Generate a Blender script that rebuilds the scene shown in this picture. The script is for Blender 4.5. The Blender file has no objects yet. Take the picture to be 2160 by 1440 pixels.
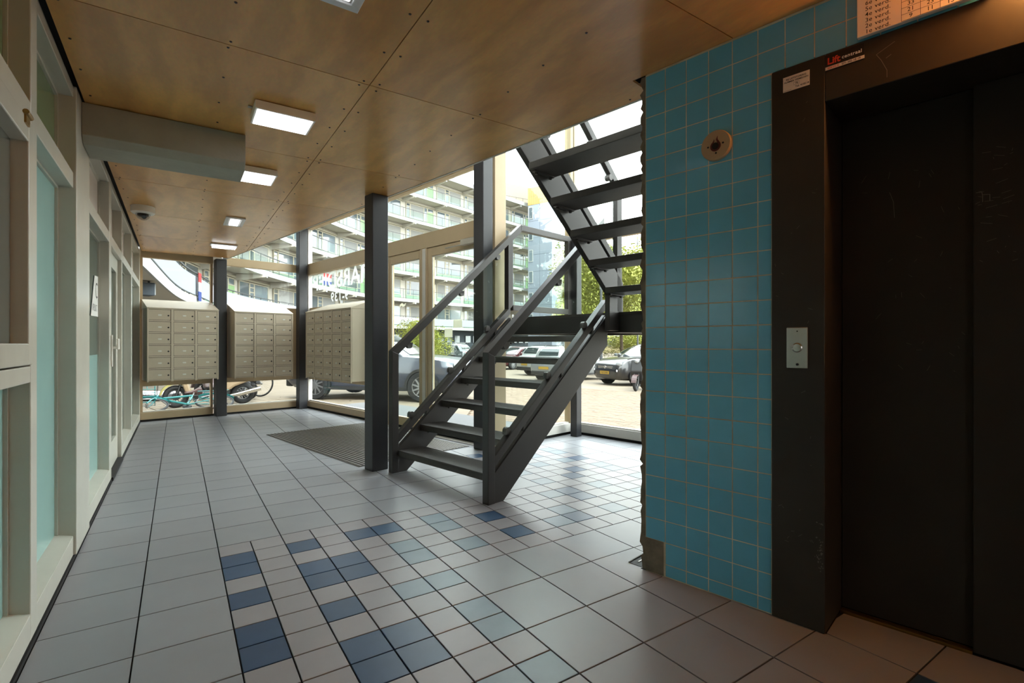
import bpy, bmesh, math, random
from math import sin, cos, pi, radians, sqrt, atan2
from mathutils import Vector, Matrix

S = bpy.context.scene
COL = S.collection
rnd = random.Random(7)

# ------------------------------------------------------------------ camera
H = 1.076                       # eye height above the lobby floor
YAW = radians(33.63)            # to the right of the left wall's direction
FPX = 1060.0
cam = bpy.data.cameras.new('camera'); cam.sensor_width = 36.0
cam.lens = FPX / 2160 * 36; cam.shift_y = 6 / 2160; cam.clip_start = 0.02; cam.clip_end = 600
co = bpy.data.objects.new('camera', cam); COL.objects.link(co)
co.location = (0, 0, H); co.rotation_euler = (pi / 2, 0, -YAW)
S.camera = co

# ------------------------------------------------------------------ light and exposure
SKY, SUN, PANEL, WARM = 4.6, 2.4, 2.5, 230.0
w = bpy.data.worlds.new('world'); S.world = w; w.use_nodes = True
wn = w.node_tree.nodes; wn.clear()
wo = wn.new('ShaderNodeOutputWorld'); wb = wn.new('ShaderNodeBackground')
tc = wn.new('ShaderNodeTexCoord'); sp = wn.new('ShaderNodeSeparateXYZ'); rp = wn.new('ShaderNodeValToRGB')
rp.color_ramp.elements[0].position = 0.0; rp.color_ramp.elements[0].color = (1.0, 0.985, 0.97, 1)
rp.color_ramp.elements[1].position = 0.8; rp.color_ramp.elements[1].color = (0.88, 0.94, 1.0, 1)
wl = w.node_tree.links
wl.new(tc.outputs['Generated'], sp.inputs[0]); wl.new(sp.outputs['Z'], rp.inputs[0])
wl.new(rp.outputs[0], wb.inputs['Color']); wb.inputs['Strength'].default_value = SKY
wl.new(wb.outputs[0], wo.inputs[0])
sd = bpy.data.lights.new('sun', 'SUN'); sd.energy = SUN; sd.angle = radians(12); sd.color = (1.0, 0.93, 0.82)
so = bpy.data.objects.new('sun', sd); COL.objects.link(so)
so.rotation_euler = Vector((0.02, 0.62, -0.80)).to_track_quat('-Z', 'Y').to_euler()
S.view_settings.view_transform = 'Standard'; S.view_settings.look = 'None'
S.view_settings.gamma = 1.0; S.view_settings.use_curve_mapping = False
S.view_settings.exposure = 1.27

# ------------------------------------------------------------------ frames
# A: world axes, the floor grid and the left wall.  B: front glass, stair, lift wall, turned by 11.6 degrees.
BR = radians(11.6)
CB, SB = cos(BR), sin(BR)
def B(u, v, z=0.0): return Vector((u * CB - v * SB, u * SB + v * CB, z))
def toB(x, y): return (x * CB + y * SB, -x * SB + y * CB)
FW = Vector((sin(YAW), cos(YAW), 0)); RT = Vector((cos(YAW), -sin(YAW), 0))
def RD(r, d, z=0.0):            # r metres right of the lens axis, d metres ahead
    p = FW * d + RT * r; p.z = z; return p
ORG = {}
def lin(c):
    c /= 255.0
    return c / 12.92 if c <= 0.04045 else ((c + 0.055) / 1.055) ** 2.4
def rgb(c): return (lin(c[0]), lin(c[1]), lin(c[2]), 1)

# ------------------------------------------------------------------ materials
M = {}
def mat(name, col, rough=.5, metal=0.0, var=0.0, scale=6.0, bump=0.0, bscale=60.0, ior=1.5, coat=0.0, rand=0.0, stretch=None, col2=None, emit=0.0, k=1.0):
    rgb = lambda c: (lin(c[0]) * k, lin(c[1]) * k, lin(c[2]) * k, 1)
    m = bpy.data.materials.new(name); m.use_nodes = True; nt = m.node_tree; n = nt.nodes; l = nt.links
    p = n['Principled BSDF']
    p.inputs['Base Color'].default_value = rgb(col); p.inputs['Roughness'].default_value = rough
    p.inputs['Metallic'].default_value = metal; p.inputs['IOR'].default_value = ior
    if coat: p.inputs['Coat Weight'].default_value = coat; p.inputs['Coat Roughness'].default_value = .08
    if emit:
        p.inputs['Emission Color'].default_value = rgb(col); p.inputs['Emission Strength'].default_value = emit
    tcn = None
    if var or bump:
        tcn = n.new('ShaderNodeTexCoord'); mp = n.new('ShaderNodeMapping'); l.new(tcn.outputs['Object'], mp.inputs[0])
        if stretch: mp.inputs['Scale'].default_value = stretch
    last = None
    if var:
        no = n.new('ShaderNodeTexNoise'); no.inputs['Scale'].default_value = scale; no.inputs['Detail'].default_value = 6
        no.inputs['Roughness'].default_value = .62; l.new(mp.outputs[0], no.inputs['Vector'])
        mx = n.new('ShaderNodeMix'); mx.data_type = 'RGBA'
        a = rgb(col); b = rgb(col2) if col2 else tuple(min(1, c * (1 + var)) for c in a[:3]) + (1,)
        a2 = a if col2 else tuple(c * (1 - var) for c in a[:3]) + (1,)
        rm = n.new('ShaderNodeMapRange'); rm.inputs[1].default_value = .3; rm.inputs[2].default_value = .7
        l.new(no.outputs['Fac'], rm.inputs[0]); l.new(rm.outputs[0], mx.inputs[0])
        mx.inputs[6].default_value = a2; mx.inputs[7].default_value = b
        last = mx.outputs[2]
    if rand:
        oi = n.new('ShaderNodeObjectInfo'); hs = n.new('ShaderNodeHueSaturation')
        mr = n.new('ShaderNodeMapRange'); mr.inputs[3].default_value = 1 - rand; mr.inputs[4].default_value = 1 + rand
        l.new(oi.outputs['Random'], mr.inputs[0]); l.new(mr.outputs[0], hs.inputs['Value'])
        if last: l.new(last, hs.inputs['Color'])
        else: hs.inputs['Color'].default_value = rgb(col)
        last = hs.outputs[0]
    if last: l.new(last, p.inputs['Base Color'])
    if bump:
        nb = n.new('ShaderNodeTexNoise'); nb.inputs['Scale'].default_value = bscale; nb.inputs['Detail'].default_value = 4
        l.new(mp.outputs[0], nb.inputs['Vector'])
        bp = n.new('ShaderNodeBump'); bp.inputs['Strength'].default_value = bump; bp.inputs['Distance'].default_value = .004
        l.new(nb.outputs['Fac'], bp.inputs['Height']); l.new(bp.outputs[0], p.inputs['Normal'])
    M[name] = m; return m

def glass(name, tint=(235, 242, 240), ior=1.45, rough=0.0, opaque=0.0, film=(200, 205, 205)):
    """a thin pane: straight-through transmission plus a Fresnel reflection (and optional frosted film)"""
    m = bpy.data.materials.new(name); m.use_nodes = True; n = m.node_tree.nodes; l = m.node_tree.links; n.clear()
    o = n.new('ShaderNodeOutputMaterial'); t = n.new('ShaderNodeBsdfTransparent'); g = n.new('ShaderNodeBsdfGlossy')
    f = n.new('ShaderNodeFresnel'); x = n.new('ShaderNodeMixShader')
    t.inputs[0].default_value = rgb(tint); g.inputs['Roughness'].default_value = rough; f.inputs[0].default_value = ior
    ge = n.new('ShaderNodeNewGeometry'); mi = n.new('ShaderNodeMix'); mi.inputs[2].default_value = ior; mi.inputs[3].default_value = 1 / ior
    l.new(ge.outputs['Backfacing'], mi.inputs[0]); l.new(mi.outputs[0], f.inputs[0])      # same reflection from either face
    l.new(f.outputs[0], x.inputs[0]); l.new(t.outputs[0], x.inputs[1]); l.new(g.outputs[0], x.inputs[2])
    out = x.outputs[0]
    if opaque:
        d = n.new('ShaderNodeBsdfDiffuse'); d.inputs[0].default_value = rgb(film)
        tl = n.new('ShaderNodeBsdfTranslucent'); tl.inputs[0].default_value = rgb(film)
        dm = n.new('ShaderNodeMixShader'); dm.inputs[0].default_value = .5
        l.new(d.outputs[0], dm.inputs[1]); l.new(tl.outputs[0], dm.inputs[2])
        x2 = n.new('ShaderNodeMixShader'); x2.inputs[0].default_value = opaque
        l.new(out, x2.inputs[1]); l.new(dm.outputs[0], x2.inputs[2]); out = x2.outputs[0]
    l.new(out, o.inputs[0]); M[name] = m; return m

def plywood():
    m = mat('plywood', (196, 138, 78), rough=.34, ior=1.5); n = m.node_tree.nodes; l = m.node_tree.links; p = n['Principled BSDF']
    t = n.new('ShaderNodeTexCoord'); oi = n.new('ShaderNodeObjectInfo')
    va = n.new('ShaderNodeVectorMath'); va.operation = 'ADD'; vs = n.new('ShaderNodeVectorMath'); vs.operation = 'SCALE'
    cb = n.new('ShaderNodeCombineXYZ')
    for i in range(3): l.new(oi.outputs['Random'], cb.inputs[i])
    l.new(cb.outputs[0], vs.inputs[0]); vs.inputs['Scale'].default_value = 40
    l.new(t.outputs['Object'], va.inputs[0]); l.new(vs.outputs[0], va.inputs[1])
    mp = n.new('ShaderNodeMapping'); mp.inputs['Scale'].default_value = (1, .35, 1); l.new(va.outputs[0], mp.inputs[0])
    n1 = n.new('ShaderNodeTexNoise'); n1.inputs['Scale'].default_value = 1.6; n1.inputs['Detail'].default_value = 3; n1.inputs['Distortion'].default_value = 1.4
    l.new(mp.outputs[0], n1.inputs['Vector'])
    wv = n.new('ShaderNodeTexWave'); wv.inputs['Scale'].default_value = 1.3; wv.inputs['Distortion'].default_value = 14; wv.inputs['Detail'].default_value = 5; wv.inputs['Detail Scale'].default_value = 1.6; wv.inputs['Detail Roughness'].default_value = .65
    l.new(mp.outputs[0], wv.inputs['Vector'])
    n2 = n.new('ShaderNodeTexNoise'); n2.inputs['Scale'].default_value = 90; l.new(mp.outputs[0], n2.inputs['Vector'])
    r = n.new('ShaderNodeValToRGB'); e = r.color_ramp.elements
    e[0].position = .25; e[0].color = rgb((206, 143, 72)); e[1].position = .75; e[1].color = rgb((240, 184, 104))
    l.new(n1.outputs['Fac'], r.inputs[0])
    mx = n.new('ShaderNodeMix'); mx.data_type = 'RGBA'; mx.blend_type = 'MULTIPLY'; mx.inputs[0].default_value = .17
    l.new(r.outputs[0], mx.inputs[6]); l.new(wv.outputs['Color'], mx.inputs[7]); p.inputs['Coat Weight'].default_value = .35; p.inputs['Coat Roughness'].default_value = .22
    m2 = n.new('ShaderNodeMix'); m2.data_type = 'RGBA'; m2.blend_type = 'MULTIPLY'; m2.inputs[0].default_value = .22
    l.new(mx.outputs[2], m2.inputs[6]); l.new(n2.outputs['Color'], m2.inputs[7])
    l.new(m2.outputs[2], p.inputs['Base Color'])
    return m
plywood()
mat('grout_dark', (26, 24, 24), .95)
mat('tile_grey', (140, 141, 145), .34, ior=1.42, var=.05, scale=2.5, rand=.045, bump=.03, bscale=300)
mat('tile_pink', (145, 141, 144), .34, ior=1.42, var=.05, scale=3, rand=.05, bump=.03, bscale=300)
mat('tile_blue', (48, 74, 104), .34, ior=1.42, var=.10, scale=5, rand=.07)
mat('tile_light', (108, 124, 136), .34, ior=1.42, var=.10, scale=5, rand=.07)  # paler blue: worn tiles, and tiles with sky reflection put into the colour
mat('wall_tile', (102, 178, 208), .24, var=.04, scale=9, rand=.035, coat=.2)
mat('wall_grout', (226, 218, 194), .9, var=.25, scale=5, col2=(176, 158, 130))
mat('plaster_raw', (122, 112, 96), .95, var=.3, scale=14, bump=.8, bscale=40)
mat('paint_grey', (196, 194, 182), .26, var=.04, scale=4)
mat('paint_beam', (150, 148, 134), .6, var=.08, scale=6, bump=.5, bscale=45)
mat('beige', (192, 169, 135), .45, var=.03)
mat('offwhite', (214, 210, 202), .45, var=.03)
mat('steel_dark', (46, 46, 50), .42, var=.06, scale=12, bump=.08, bscale=200)
mat('stair_dark', (54, 50, 48), .38, var=.05, scale=10, bump=.1, bscale=220)
mat('tread_dark', (60, 56, 52), .5, var=.12, scale=14, bump=.3, bscale=260)
mat('black', (14, 14, 14), .6)
mat('rubber', (28, 28, 30), .8)
mat('lift_black', (50, 45, 40), .5, ior=1.4, var=.22, scale=3, bump=.12, bscale=30)
mat('lift_door', (42, 39, 36), .55, ior=1.35, var=.2, scale=2.5, bump=.1, bscale=30)
mat('stainless', (178, 174, 166), .34, metal=.9, var=.06, scale=20, stretch=(1, 1, .1))
mat('chrome', (205, 205, 205), .15, metal=1)
mat('brass', (150, 120, 70), .35, metal=.9)
mat('mailbox', (202, 188, 166), .38, var=.02)
mat('mailbox_door', (198, 184, 162), .36, var=.03)
mat('white', (232, 232, 232), .5)
mat('white_gloss', (228, 224, 214), .3)
mat('paper', (226, 226, 220), .8)
mat('sign_face', (226, 214, 200), .6)
mat('ink', (22, 22, 24), .7)
mat('ink_red', (214, 60, 40), .6)
mat('mat_bar', (104, 99, 92), .5, metal=.3)
mat('teal_film', (150, 190, 186), .14, var=.05, scale=1.5)
mat('green_film', (112, 134, 96), .14, var=.06, scale=1.5)
mat('dark_pane', (150, 156, 150), .02, metal=.62)
mat('dusk_pane', (96, 112, 104), .10, var=.08, scale=1.5, ior=1.6)
mat('panel_pink', (206, 196, 188), .5)
mat('concrete', (158, 154, 146), .9, var=.1, scale=9, bump=.3, bscale=60)
mat('plaster', (205, 202, 196), .9, var=.03)
mat('alarm_face', (176, 150, 116), .5, var=.04)
mat('alarm_red', (92, 28, 22), .5)
mat('lens_plastic', (220, 222, 225), .35)
mat('lens_black', (16, 16, 18), .08)
mat('panel_lamp', (236, 240, 250), .5, emit=PANEL)
mat('warm_lamp', (255, 176, 96), .5, emit=WARM)
mat('dim_lamp', (225, 226, 228), .4, emit=1.2)
glass('glass', (248, 252, 250), 1.24)
glass('stair_glass', (247, 251, 249), 1.28)
glass('dome_glass', (225, 225, 225), 1.5)
glass('rail_glass', (244, 250, 248), 1.12, opaque=.04, film=(150, 165, 162))
glass('frost_glass', (215, 226, 228), 1.12, opaque=.92, film=(176, 180, 188))
glass('paper_thin', opaque=1.0, film=(236, 234, 222))
glass('letter_film', (200, 208, 206), 1.3, opaque=.85, film=(206, 210, 206))

# ------------------------------------------------------------------ mesh helpers
class MB:
    def __init__(s): s.v = []; s.f = []
    def add(s, vs, fs):
        o = len(s.v); s.v += [tuple(p) for p in vs]; s.f += [tuple(i + o for i in f) for f in fs]; return s
    def box(s, x0, x1, y0, y1, z0, z1):
        return s.add([(x0, y0, z0), (x1, y0, z0), (x1, y1, z0), (x0, y1, z0), (x0, y0, z1), (x1, y0, z1), (x1, y1, z1), (x0, y1, z1)],
                     [(0, 3, 2, 1), (4, 5, 6, 7), (0, 1, 5, 4), (1, 2, 6, 5), (2, 3, 7, 6), (3, 0, 4, 7)])
    def prism(s, poly, a0, a1, ax='z'):
        """polygon extruded from a0 to a1; ax names the extruded axis ('y': poly is (x,z); 'x': poly is (y,z))"""
        P = {'z': lambda p, a: (p[0], p[1], a), 'y': lambda p, a: (p[0], a, p[1]), 'x': lambda p, a: (a, p[0], p[1])}[ax]
        ar = sum(poly[i][0] * poly[(i + 1) % len(poly)][1] - poly[(i + 1) % len(poly)][0] * poly[i][1] for i in range(len(poly)))
        if (ar < 0) != (ax == 'y'): poly = poly[::-1]
        n = len(poly)
        return s.add([P(p, a0) for p in poly] + [P(p, a1) for p in poly],
                     [tuple(range(n))[::-1], tuple(range(n, 2 * n))] + [(i, (i + 1) % n, n + (i + 1) % n, n + i) for i in range(n)])
    def cyl(s, c, axis, r, h, n=16, r2=None):
        a = Vector(axis).normalized(); t = a.orthogonal().normalized(); b = a.cross(t); c = Vector(c); r2 = r if r2 is None else r2
        k = [(cos(2 * pi * i / n), sin(2 * pi * i / n)) for i in range(n)]
        return s.add([c + (t * x + b * y) * r for x, y in k] + [c + a * h + (t * x + b * y) * r2 for x, y in k],
                     [tuple(range(n))[::-1], tuple(range(n, 2 * n))] + [(i, (i + 1) % n, n + (i + 1) % n, n + i) for i in range(n)])
    def tube(s, pts, r, n=8, closed=False):
        pts = [Vector(p) for p in pts]; m = len(pts); rings = []
        up = None
        for i in range(m):
            if closed: d = pts[(i + 1) % m] - pts[i - 1]
            else: d = pts[min(i + 1, m - 1)] - pts[max(i - 1, 0)]
            d.normalize()
            if up is None: up = d.orthogonal().normalized()
            up = (up - d * up.dot(d)); up = up.normalized() if up.length > 1e-6 else d.orthogonal().normalized()
            b = d.cross(up)
            rr = r[i] if isinstance(r, (list, tuple)) else r
            rings.append([pts[i] + (up * cos(2 * pi * k / n) + b * sin(2 * pi * k / n)) * rr for k in range(n)])
        return s.loft(rings, closed)
    def loft(s, rings, closed=False, cap=True):
        n = len(rings[0]); m = len(rings); o = []
        for i in range(m if closed else m - 1):
            j = (i + 1) % m
            o += [(i * n + k, i * n + (k + 1) % n, j * n + (k + 1) % n, j * n + k) for k in range(n)]
        if cap and not closed: o += [tuple(range(n))[::-1], tuple(range((m - 1) * n, m * n))]
        return s.add([p for r in rings for p in r], o)
    def lathe(s, prof, n=24, c=(0, 0, 0), axis='z', cap=True):
        A = {'z': lambda r, h, a: (c[0] + r * cos(a), c[1] + r * sin(a), c[2] + h),
             'y': lambda r, h, a: (c[0] + r * cos(a), c[1] + h, c[2] + r * sin(a)),
             'x': lambda r, h, a: (c[0] + h, c[1] + r * cos(a), c[2] + r * sin(a))}[axis]
        return s.loft([[A(r, h, 2 * pi * k / n) for k in range(n)] for r, h in prof], cap=cap)
    def quad(s, a, b, c, d): return s.add([a, b, c, d], [(0, 1, 2, 3)])
    def mesh(s, name, org=(0, 0, 0), fix=True):
        me = bpy.data.meshes.new(name)
        me.from_pydata([(p[0] - org[0], p[1] - org[1], p[2] - org[2]) for p in s.v], [], s.f)
        if fix:
            bm = bmesh.new(); bm.from_mesh(me); bmesh.ops.recalc_face_normals(bm, faces=bm.faces); bm.to_mesh(me); bm.free()
        me.update(); return me
    def build(s, name, m, parent=None, fr='B', org=None, smooth=False, bevel=0, label=None, cat=None, group=None, kind=None, fix=True):
        if parent is not None: org = ORG.get(parent.name, (0, 0, 0))
        elif org is None:
            xs = [p[0] for p in s.v]; ys = [p[1] for p in s.v]; zs = [p[2] for p in s.v]
            org = ((min(xs) + max(xs)) / 2, (min(ys) + max(ys)) / 2, min(zs))
        me = s.mesh(name, org, fix)
        return put(name, me, m, parent, fr, org, smooth, bevel, label, cat, group, kind)
def put(name, me, m, parent=None, fr='B', org=(0, 0, 0), smooth=False, bevel=0, label=None, cat=None, group=None, kind=None):
    o = bpy.data.objects.new(name, me); COL.objects.link(o)
    if m is not None and not me.materials: me.materials.append(M[m] if isinstance(m, str) else m)
    if smooth:
        for f in me.polygons: f.use_smooth = True
        if isinstance(smooth, (int, float)) and smooth is not True: me.set_sharp_from_angle(angle=radians(smooth))
    if bevel:
        b = o.modifiers.new('bevel', 'BEVEL'); b.width = bevel; b.segments = 2; b.limit_method = 'ANGLE'; b.harden_normals = False
    if parent is not None: o.parent = parent; ORG[o.name] = org
    else:
        o.location = B(*org) if fr == 'B' else Vector(org); o.rotation_euler[2] = BR if fr == 'B' else 0; ORG[o.name] = org
    return tag(o, label, cat, group, kind)
def tag(o, label=None, cat=None, group=None, kind=None):
    if label: o['label'] = label
    if cat: o['category'] = cat
    if group: o['group'] = group
    if kind: o['kind'] = kind
    return o
def empty(name, org, fr='B', label=None, cat=None, group=None, kind=None, rotz=None, local=False):
    """an Empty at a thing's base; local=True: the parts are given in the Empty's own axes"""
    o = bpy.data.objects.new(name, None); COL.objects.link(o); o.empty_display_size = .1
    o.location = B(*org) if fr == 'B' else Vector(org)
    o.rotation_euler[2] = rotz if rotz is not None else (BR if fr == 'B' else 0)
    ORG[o.name] = (0, 0, 0) if local else tuple(org)
    return tag(o, label, cat, group, kind)
def copy_tree(o, parent=None):
    kids = list(o.children)
    c = o.copy(); COL.objects.link(c); c.parent = parent
    ORG[c.name] = ORG.get(o.name, (0, 0, 0))
    for k in kids: copy_tree(k, c)
    return c
def text_mesh(txt, size, fn, bold=0.0, align='LEFT', space=1.0, depth=0.0):
    """lettering as a mesh; fn maps (x, y) of the text plane to a point"""
    cu = bpy.data.curves.new('lettering', 'FONT'); cu.body = txt; cu.size = size; cu.align_x = align; cu.offset = bold
    cu.space_character = space; cu.fill_mode = 'FRONT'; cu.resolution_u = 3
    t = bpy.data.objects.new('lettering', cu); COL.objects.link(t)
    bpy.context.view_layer.update()
    me = bpy.data.meshes.new_from_object(t.evaluated_get(bpy.context.evaluated_depsgraph_get()))
    bpy.data.objects.remove(t); bpy.data.curves.remove(cu)
    mb = MB(); mb.add([fn(v.co.x, v.co.y) for v in me.vertices], [tuple(p.vertices) for p in me.polygons])
    bpy.data.meshes.remove(me); return mb
def clip(poly, a, b, c):
    """part of a convex polygon where a*x + b*y <= c"""
    out = []
    for i in range(len(poly)):
        p, q = poly[i], poly[(i + 1) % len(poly)]
        dp = a * p[0] + b * p[1] - c; dq = a * q[0] + b * q[1] - c
        if dp <= 0: out.append(p)
        if dp * dq < 0:
            t = dp / (dp - dq); out.append((p[0] + t * (q[0] - p[0]), p[1] + t * (q[1] - p[1])))
    return out
def clipB(poly, u0=None, u1=None, v0=None, v1=None):
    for lim, sg, k in ((u1, 1, 'u'), (u0, -1, 'u'), (v1, 1, 'v'), (v0, -1, 'v')):
        if lim is None or len(poly) < 3: continue
        ax = (CB, SB) if k == 'u' else (-SB, CB)
        poly = clip(poly, sg * ax[0], sg * ax[1], sg * lim)
    return poly
def area(p): return abs(sum(p[i][0] * p[(i + 1) % len(p)][1] - p[(i + 1) % len(p)][0] * p[i][1] for i in range(len(p)))) / 2 if len(p) > 2 else 0
# ================================================================== floor
X0, Y0, T = 0.1771, 3.083, 0.153
def floor_pieces(poly):
    """parts of a tile inside the lobby, split at the wall lines"""
    poly = clip(poly, -1, 0, 0.4265)
    out = []
    for lim in ((None, 2.149, None, 8.555), (2.149, 3.60, 1.262, 8.555), (3.60, 4.83, 1.262, 3.755), (2.149, 2.362, -.42, .486)):
        q = clipB(poly, *lim)
        if area(q) > 2e-5: out.append(q)
    return out
fl = MB()
for lim in ((None, 2.149, None, 8.70), (2.149, 3.70, 1.24, 8.70), (3.70, 4.93, 1.24, 3.87), (2.149, 2.45, -.62, .62)):
    fl.prism(clipB([(-.56, -3.1), (8, -3.1), (8, 10), (-.56, 10)], *lim), -.30, -.006)
floor = fl.build('floor', 'grout_dark', fr='A', org=(0, 0, 0), kind='structure')
def mosaic(i, j):
    return (0 <= i < 20 and -6 <= j < 0) or (0 <= i < 6 and j < -6) or (14 <= i < 20 and 0 <= j < 8) or (6 <= i < 12 and -22 <= j < -16)
BLUE = {(0,-2),(0,-3),(0,-5),(0,-7),(0,-8),(2,-2),(2,-4),(2,-5),(3,-4),(3,-5),(2,-7),(2,-9),(2,-10),(3,-9),(3,-10),(4,-2),(5,-2),
        (9,-3),(9,-5),(11,-17),(14,7),(0,-12),(2,-13),(3,-14),(1,-15),(14,-2),(14,-3),(12,-5),(17,1),(16,0),(19,3)}
LIGHT = {(4,-7),(5,-7),(5,-4),(5,-5),(5,-9),(5,-10),(5,-12),(4,-12),(7,-2),(7,-3),(7,-5),(14,0),(14,2),(16,3),(17,5),(19,5),(19,6),(18,3),
         (19,1),(19,0),(16,-2),(13,-2),(17,-4),(19,-2),(14,-5),(12,-4),(11,-5),(15,5),(16,6)}
pool = {}
def tile_obj(name, m, i, j, n, parent):
    g = .0026
    x0, y0 = X0 + T * i + g, Y0 + T * j + g; x1, y1 = X0 + T * (i + n) - g, Y0 + T * (j + n) - g
    full = [(x0, y0), (x1, y0), (x1, y1), (x0, y1)]
    ps = floor_pieces(full); a = sum(area(p) for p in ps)
    if a < 3e-4: return None
    if a > .999 * area(full):
        key = (m, n)
        if key not in pool:
            mb = MB(); hs = (x1 - x0) / 2; b = .0012
            rings = [[(sx * h, sy * h, z) for sx, sy in ((-1, -1), (1, -1), (1, 1), (-1, 1))] for h, z in ((hs, -.008), (hs, -.0012), (hs - b, 0))]
            mb.loft(rings); pool[key] = mb.mesh(name)
        o = put(name, pool[key], m, parent); o.location = ((x0 + x1) / 2, (y0 + y1) / 2, 0); return o
    mb = MB()
    for p in ps: mb.prism(p, -.008, 0)
    return mb.build(name, m, parent)
field = MB()
for i in range(-6, 36):
    for j in range(-42, 44):
        if mosaic(i, j):
            if j < -21: 
                for p in floor_pieces([(X0 + T*i + .0026, Y0 + T*j + .0026), (X0 + T*(i+1) - .0026, Y0 + T*j + .0026), (X0 + T*(i+1) - .0026, Y0 + T*(j+1) - .0026), (X0 + T*i + .0026, Y0 + T*(j+1) - .0026)]): field.prism(p, -.008, 0)
            else:
                m = 'tile_blue' if (i, j) in BLUE else 'tile_light' if (i, j) in LIGHT else 'tile_pink'
                tile_obj('mosaic_tile', m, i, j, 1, floor)
        elif i % 2 == 0 and j % 2 == 0:
            if j < -18 or (i, j) in ():
                q = [(X0 + T*i + .0026, Y0 + T*j + .0026), (X0 + T*(i+2) - .0026, Y0 + T*j + .0026), (X0 + T*(i+2) - .0026, Y0 + T*(j+2) - .0026), (X0 + T*i + .0026, Y0 + T*(j+2) - .0026)]
                for p in floor_pieces(q): field.prism(p, -.008, 0)
            else: tile_obj('floor_tile', 'tile_grey', i, j, 2, floor)
field.build('tile_field', 'tile_grey', floor, kind='stuff')

# ================================================================== ceiling
CZ = 2.357
sl = MB()
base = [(-.50, -3.1), (4, -3.1), (4, 9.5), (-.50, 9.5)]
for lim in ((None, 2.15, None, 8.60), (2.15, 2.32, 1.31, 8.60)):
    sl.prism(clipB(base, *lim), CZ + .075, CZ + .33)
ceiling = sl.build('ceiling', 'black', fr='A', org=(0, 0, CZ), kind='structure')
XS = [-.412, .79, 2.01, 3.23]; YS = [2.46 + 1.22 * k for k in range(-4, 6)]
for a in range(3):
    for b in range(len(YS) - 1):
        g = .0022
        r = [(XS[a] + g, YS[b] + g), (XS[a + 1] - g, YS[b] + g), (XS[a + 1] - g, YS[b + 1] - g), (XS[a] + g, YS[b + 1] - g)]
        mb = MB(); n = 0
        for lim in ((None, 2.149, None, 1.306), (None, 2.335, 1.306, 8.535)):
            q = clipB(r, *lim)
            if area(q) > 1e-3: mb.prism(q, CZ, CZ + .012); n += 1
        if not n: continue
        p = mb.build('plywood_panel', 'plywood', ceiling)
        sc = MB()
        for fx in (.035, .5, .965):
            for fy in (.025, .26, .5, .74, .975):
                x = XS[a] + (XS[a + 1] - XS[a]) * fx + rnd.uniform(-.008, .008); y = YS[b] + 1.22 * fy + rnd.uniform(-.008, .008)
                u, v = toB(x, y)
                if (u < 2.31 and v > 1.32 or u < 2.13) and v < 8.5: sc.cyl((x, y, CZ + .001), (0, 0, -1), .0068, .004, 8, .004)
        if sc.v: sc.build('screw_heads', 'steel_dark', p, kind='stuff')
MB().box(2.337, 2.352, 1.31, 8.53, CZ - .004, CZ + .05).build('ceiling_edge_trim', 'offwhite', ceiling) if False else None
e = MB().box(2.337, 2.350, 1.31, 8.53, CZ - .003, CZ + .30); eo = e.build('trim_1', 'offwhite', fr='B', kind='structure')
# upper storey closing pieces
bk = MB().box(2.17, 2.32, 3.83, 8.60, CZ + .335, 3.16); bk.build('wall_bulkhead', 'plaster', kind='structure')
MB().box(2.17, 3.72, 3.86, 8.70, 3.165, 3.30).build('roof_lower', 'plaster', kind='structure')
MB().box(.9, 5.02, .55, 3.93, 5.2, 5.4).build('roof_stair', 'plaster', kind='structure')
MB().box(.9, 1.0, 1.32, 3.9, CZ + .34, 5.19).build('wall_upper', 'plaster', kind='structure')

# ================================================================== left wall (frame A)
WX = -.435; GX = WX - .07
ZS, ZT0, ZT1, ZC = .115, 1.858, 1.937, 2.37
wl_ = empty('wall_left', (WX, 5, 0), 'A', kind='structure')
MB().box(WX - .12, WX - .075, -2.9, 8.70, -.02, 2.66).build('backing', 'plaster', wl_)
MB().box(WX - .07, WX + .004, -2.9, 5.035, -.01, .016).build('plinth', 'grout_dark', wl_)
MB().box(WX - .07, WX + .004, 5.92, 8.62, -.01, .016).build('plinth', 'grout_dark', wl_)
MULL = [(-1.2, -1.1), (.45, .55), (2.437, 2.53), (3.315, 3.757), (4.90, 5.04), (5.92, 5.985), (7.09, 7.20), (8.52, 8.62)]
for k, (a, b) in enumerate(MULL):
    MB().box(WX - .075, WX + (.012 if k == 3 else 0), a, b, .02, ZC).build('mullion', 'paint_grey', wl_, bevel=.004)
BAYS = [(MULL[k][1], MULL[k + 1][0]) for k in range(len(MULL) - 1)]
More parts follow.
